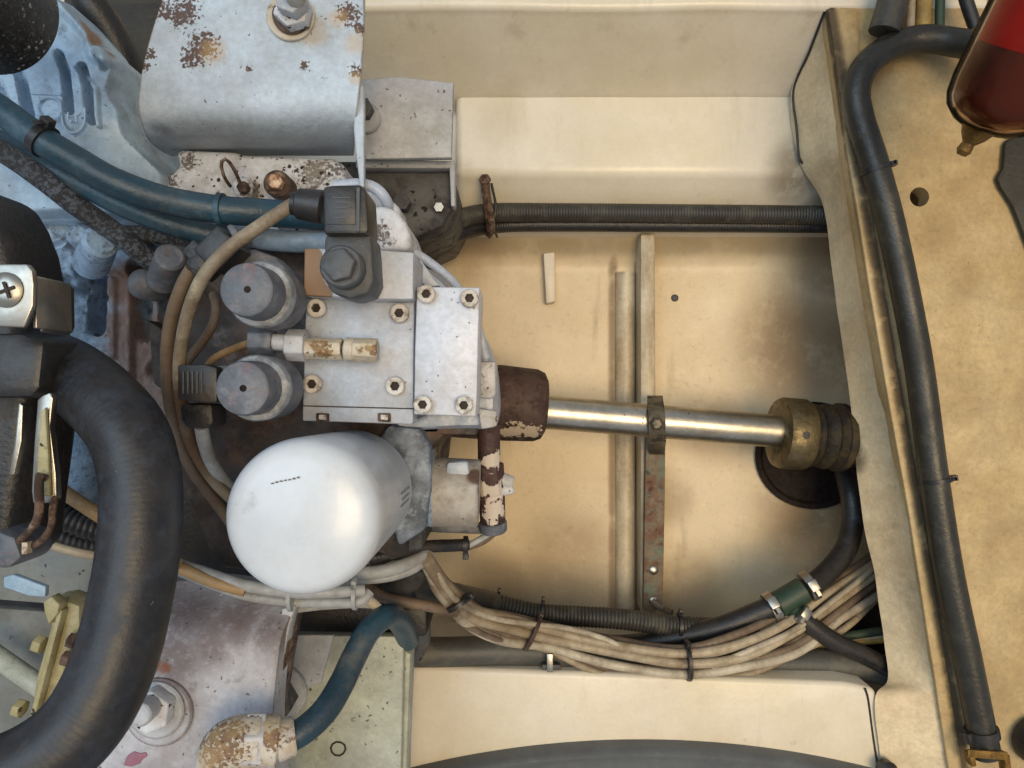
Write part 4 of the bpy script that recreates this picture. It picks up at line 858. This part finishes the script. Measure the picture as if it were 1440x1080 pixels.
for i, (pts, r, mm, lb) in enumerate([
    ([(246,792,.56),(290,806,.56),(340,822,.56),(400,832,.56),(455,833,.56),(512,830,.57)], 8.5, 'greyc', 'grey white cable just below the filter, upper'),
    ([(246,800,.57),(300,822,.57),(350,838,.57),(410,846,.57),(470,847,.57),(505,846,.57),(520,832,.575)], 7.5, 'greyc', 'grey white cable just below the filter, lower'),
    ([(250,797,.555),(300,818,.557),(345,831,.56)], 8.5, 'tan', 'tan cable piece between big hose and filter'),
    ([(310,838,.585),(350,852,.585),(400,858,.585),(450,853,.585),(505,850,.59),(530,852,.60)], 5, 'greyc', 'thin grey cable hanging lowest below the filter'),
    ([(505,838,.58),(520,845,.59),(535,858,.60)], 7, 'flake', 'short white cable tail above the blue hose'),
    ([(40,755,.56),(90,772,.56),(140,782,.56),(230,790,.56),(260,798,.56)], 6, 'beige', 'beige cable running behind the big black hose')]):
    hose('cable', pts, r, M[mm], lb, 'cable', seg=14)
tie((410,840,.565), (1,.0,0), .0095, 'white cable tie round the grey cables below the filter', wd=.003, head=(0,1,.4), m=M['greyc'])
tie((500,838,.57), (1,.0,0), .0095, 'grey cable tie right of the filter foot', wd=.003, head=(0,1,.4), m=M['greyc'])
tag(link('cable_joint', *cyl(P(240,790,.545), P(252,794,.545), .0050, seg=16, ch=.0005), M['creampaint']), 'small cream cable joint beside the big black hose', 'joint')
# ------------------------------------------------------------------ lower mounts
lb = [(165,1200),(150,1000),(175,880),(190,835),(260,822),(330,832),(410,856),(398,900),(388,960),(386,1020),(384,1200)]
def hl(u, v): return -.050 * (1 - sstep(828, 925, v)) ** 2
t = thing('lower_bracket', 'stained white curved engine bracket at the bottom left with big bolt', 'bracket', P(290, 1000, .6))
link('plate', *relief([(140,1240),(130,1000),(170,870),(190,838),(260,830),(330,836),(400,858),(394,900),(387,960),(383,1020),(380,1240)], hl, (275,1040), 50, 10, .03, .55, .002), M['lbracket'], t, ang=60)
link('edge_strip', *prism([(392,862),(412,856),(400,925),(390,985),(388,1030),(383,1030),(386,960)], .566, .60), M['rustbolt'], t, bevel=.001)
b = thing('bracket_bolt', 'large white painted washer and nut partly hidden by the big black hose', 'bolt', P(222, 1005, .55))
link('washer', *vcyl(222, 1003, .5465, 48, .551, 48, .001), M['lbracket'], b)
link('washer', *vcyl(218, 1000, .543, 40, .5465, 44, .001), M['fplate'], b)
link('nut', *vcyl(208, 1003, .530, 31, .543, 6, .001, .4), M['lug'], b, bevel=.0015)
link('stud', *vcyl(196, 1006, .515, 17, .53, 24, .001), M['fplate'], b)
tag(link('paint_dab', *prism([(180,1062),(188,1057),(197,1060),(205,1058),(207,1064),(200,1068),(196,1075),(184,1079),(173,1077),(176,1068)], .549, .552), M['magenta'], bevel=.001), 'magenta paint dab on the lower bracket beside the big hose', 'paint mark')
t = thing('bearer_plate', 'pale green grey steel plate at the bottom between bracket and stringer', 'plate', P(480, 1000, .68))
link('plate', *prism([(385,893),(566,895),(568,910),(566,1000),(562,1200),(385,1200)], .66, .672), M['gplate'], t, bevel=.0012)
link('side_plate', *prism([(568,914),(578,920),(575,1000),(568,1200),(560,1200),(565,1000)], .672, .70), M['gplate'], t, bevel=.0015)
link('inset_plate', *prism([(385,893),(470,893),(452,960),(440,965),(385,965)], .6575, .661), M['fplate'], t, bevel=.0008)
link('mark_ring', *sweep(PP([(465,1052),(470,1044),(482,1045),(486,1053),(480,1062),(469,1061),(465,1052)], .6598), .0009, seg=6), M['socket'], t)
b = thing('mount_bolt', 'grey stud in a wide washer on the pale green plate, half behind the bracket', 'bolt', P(395, 985, .66))
link('washer', *vcyl(392, 975, .651, 38, .657, 40, .001), M['fplate'], b)
link('nut', *vcyl(391, 987, .640, 24, .652, 6), M['darkbearer'], b, bevel=.001)
link('stud', *vcyl(390, 990, .630, 12, .642, 20, .001), M['fplate'], b)
tag(link('dark_bearer', *prism([(395,852),(600,850),(600,896),(395,893)], .70, .80), M['dark'], bevel=.003), 'dark oily beam above the pale green plate', 'beam')
link('lever', *prism([(396,856),(416,852),(408,880),(398,930),(391,930)], .565, .58), M['fplate'], gb, bevel=.001)
# lower blue hose with elbow
hose('short_blue_hose', [(400,1042,.52),(430,1025,.525),(458,998,.535),(480,962,.55),(500,920,.565),(520,885,.58),(545,866,.60),(562,875,.63),(574,900,.67)], 17.5, M['blue'], 'short blue hose arching from the white elbow up over the green plate', 'hose', seg=22)
t = thing('hose_elbow', 'white painted rusty elbow fitting at the bottom holding the short blue hose', 'elbow fitting', P(330, 1050, .55))
link('elbow', *sweep(PP([(312,1120,.52),(312,1070,.515),(322,1048,.512),(345,1041,.512),(365,1040,.514)]), .0172, seg=28), M['flake'], t, ang=60)
link('hex', *cyl(P(345,1041,.512), P(372,1040,.515), .0185, seg=6), M['lug'], t, bevel=.001)
link('collar', *cyl(P(366,1040,.515), P(392,1040,.518), .0168, .0165, 32, .001), M['flake'], t)
link('collar', *cyl(P(388,1041,.518), P(416,1034,.522), .0145, .0130, 32, .0015), M['flake'], t)
# ------------------------------------------------------------------ blue hoses, braided hose, black hose
hose('blue_hose', [(-40,130,.50),(0,155,.50),(60,198,.50),(110,228,.505),(160,256,.51),(230,281,.52),(310,295,.53),(370,299,.54),(420,303,.555),(470,306,.57)], 20, M['blue'], 'thick blue hose running from the top left behind the black plug', 'hose', seg=26, step=.003)
hose('blue_hose', [(-40,175,.54),(0,200,.54),(60,232,.54),(120,262,.54),(180,292,.54),(250,318,.545),(310,333,.555),(340,338,.56)], 16, M['blue'], 'second blue hose just beneath the thick one, left side', 'hose', seg=22)
tie((60,197,.50), (.8,-.6,0), .0108, 'black cable tie around the thick blue hose', wd=.006, head=(.5,.8,.5))
tie((311,295,.53), (1,-.05,0), .0108, 'dark blue cable tie around the blue hose near the wire loop', wd=.004, head=(0,-.5,-1), m=M['blue'])
hose('braided_hose', [(-30,195,.52),(15,220,.525),(60,252,.53),(105,287,.54),(145,315,.55),(180,340,.555),(205,362,.565),(225,372,.57)], 15, M['braid'], 'black braided hose below the blue hoses', 'hose', seg=20)
hose('braided_branch', [(170,330,.565),(210,330,.57),(240,333,.575),(262,350,.58),(268,372,.585)], 13, M['braid'], 'short braided branch curling over the grey breather', 'hose', seg=18)
hose('black_hose', [(100,-60,.62),(125,0,.62),(155,45,.63),(178,95,.64),(192,140,.65),(205,185,.66),(220,235,.67),(235,260,.67)], 22, M['rubber'], 'black hose passing between bell housing and the white bracket', 'hose', seg=20)
tag(link('speckled_canister', *lathe([(0,.036),(.02,.037),(.06,.037),(.070,.035),(.076,.030),(.079,.02),(.080,.002)], P(2, 24, .46) , (0,0,1), 56), M['speck'], ang=70), 'speckled black round canister in the top left corner', 'canister')
hose('big_coolant_hose', [(20,478,.46),(62,508,.44),(100,528,.425),(140,560,.41),(178,605,.40),(196,660,.395),(199,720,.39),(193,790,.385),(182,850,.38),(168,910,.375),(147,965,.37),(115,1018,.365),(70,1060,.36),(10,1092,.355),(-50,1105,.35)], 54, M['bighose'], 'thick black coolant hose bending down the left side of the photo', 'hose', seg=48, corr=(.0030,.0012))
# ------------------------------------------------------------------ left edge: black housing, stainless clip, latch
t = thing('black_housing', 'black housing at the left edge with stainless corner plate and screw', 'housing', P(10, 550, .5))
link('body', *prism([(-120,235),(-30,262),(-8,300),(8,340),(20,400),(26,470),(40,560),(30,640),(22,700),(12,790),(-120,830)], .42, .475), M['dark'], t, bevel=.008, bseg=3)
link('lower_body', *prism([(-80,470),(30,468),(62,480),(55,545),(44,560),(-80,560)], .385, .43), M['blackplastic'], t, bevel=.004)
cp = link('corner_plate', *prism([(-80,371),(38,371),(45,380),(47,400),(46,430),(33,461),(-80,456)], .352, .356), M['stain'], t, bevel=.001)
link('side_plate', *prism([(44,386),(50,388),(52,462),(46,462)], .36, .385), M['stain'], t, bevel=.0008)
link('side_plate', *prism([(52,388),(60,390),(62,462),(56,468)], .366, .39), M['stain'], t, bevel=.0008)
link('side_plate', *prism([(62,392),(67,398),(68,455),(64,465)], .372, .395), M['blackplastic'], t, bevel=.0008)
sc_ = link('screw', *lathe([(0,.0085),(.001,.0085),(.0025,.0065),(.003,.003)], P(9, 408, .352), (0,0,1), 28), M['stain'], t)
link('screw_cross', *bx(P(9,407.5,.3485), .008, .0014, .0008, 20), M['socket'], sc_)
link('screw_cross', *bx(P(9,407.5,.3482), .0014, .008, .0008, 20), M['socket'], sc_)
t = thing('spring_latch', 'pale stainless latch blade with bent rusty hook at the left edge', 'latch', P(55, 640, .5))
link('blade', *prism([(52,562),(60,556),(70,552),(74,560),(70,600),(78,665),(80,700),(72,708),(46,708),(44,690),(48,620)], .385, .39), M['stain'], t, bevel=.0008)
link('blade', *prism([(26,566),(32,570),(30,620),(20,668),(12,668),(20,620)], .385, .39), M['stain'], t, bevel=.0008)
link('inner_blade', *prism([(56,580),(64,572),(68,640),(70,698),(50,698),(52,640)], .382, .3845), M['creampaint'], t, bevel=.0008)
link('hook', *sweep(PP([(62,672,.38),(56,668,.377),(55,690,.376),(55,720,.378),(46,742,.385),(24,765,.395)]), .0022, seg=10), M['rustbolt'], t)
link('hook', *sweep(PP([(78,700,.385),(74,716,.382),(72,740,.385),(58,760,.39),(38,772,.395)]), .0018, seg=10), M['rustbolt'], t)
link('foot', *prism([(-10,745),(20,755),(30,785),(12,800),(-10,800)], .39, .42), M['greyplastic'], t, bevel=.003)
link('foot', *bx(P(38,770,.39), .003, .006, .004, 0), M['flake'], t)
# bits seen through the gap of the big hose
hose('tan_flat_cable', [(60,670,.55),(90,692,.55),(120,712,.55),(160,738,.55)], 10, M['tan'], 'tan cable behind the latch and the big black hose', 'cable', seg=10)
hose('white_wire', [(95,588,.55),(115,602,.55),(130,622,.55),(148,658,.55)], 4, M['greyc'], 'thin white wire curving behind the big hose, upper left', 'cable', seg=8)
hose('white_wire', [(105,595,.56),(135,612,.56),(146,640,.56)], 4.5, M['greyc'], 'shorter and lower thin white wire behind the big black hose, below the clearer one', 'cable', seg=8)
hose('small_corrugated_hose', [(70,715,.58),(110,735,.58),(160,750,.58)], 17, M['rubber'], 'dark corrugated hose behind the latch, upper', 'hose', seg=14, corr=(.005,.10), group='dark corrugated hoses behind the latch')
hose('small_corrugated_hose', [(60,745,.60),(110,762,.60),(160,772,.60)], 14, M['rubber'], 'dark corrugated hose behind the latch, lower', 'hose', seg=14, corr=(.005,.10), group='dark corrugated hoses behind the latch')
tag(link('exhaust_elbow', *sweep(PP([(60,575,.60),(90,610,.60),(105,650,.60),(100,700,.62)]), .020, seg=18), M['casting']), 'dirty blue grey pipe behind the latch blade', 'pipe')
# panels bottom left
tag(link('grey_sheet', *prism([(-20,800),(60,770),(180,785),(170,880),(80,850),(-20,842)], .60, .605), M['panel'], bevel=.001), 'dull grey panel behind the big hose at lower left', 'panel')
tag(link('blue_grey_sheet', *prism([(-80,850),(90,862),(80,960),(60,1100),(-80,1100)], .64, .65), M['panel'], bevel=.001), 'blue grey panel under the cream bracket at lower left', 'panel')
tag(link('white_tab', *prism([(4,812),(18,808),(64,825),(63,840),(40,838),(5,826)], .54, .545), M['bluewhite'], bevel=.001), 'small pale blue tab above the cream bracket', 'tab')
hose('oily_rod', [(-30,905,.6),(20,940,.6),(70,975,.6)], 14, M['gplate'], 'oily grey rod lying behind the cream bracket', 'rod')
t = thing('cream_bracket', 'cream yellow bracket strip with bolt ends beside the big black hose', 'bracket', P(70, 950, .55))
link('flange', *prism([(64,845),(84,842),(112,852),(112,880),(84,960),(60,1045),(36,1045),(52,950),(72,880)], .52, .545), M['creampaint'], t, bevel=.0015)
link('ridge', *prism([(80,858),(88,858),(62,960),(42,1035),(34,1034),(56,950)], .512, .52), M['creampaint'], t, bevel=.0012)
link('top_tab', *prism([(60,846),(72,838),(84,850),(82,862),(68,880),(62,862)], .51, .52), M['creampaint'], t, bevel=.0012)
for (a, c_) in ((100,900),(92,925),(70,995)):
    link('bolt_end', *cyl(P(a-3,c_,.515), P(a+8,c_+3,.515), .0055, seg=6), M['rustbolt'], t, bevel=.0006)
for (a, c_) in ((56,905),(28,995)):
    link('nut', *cyl(P(a-6,c_-1,.525), P(a+6,c_+3,.525), .0065, seg=6), M['creampaint'], t, bevel=.0006)
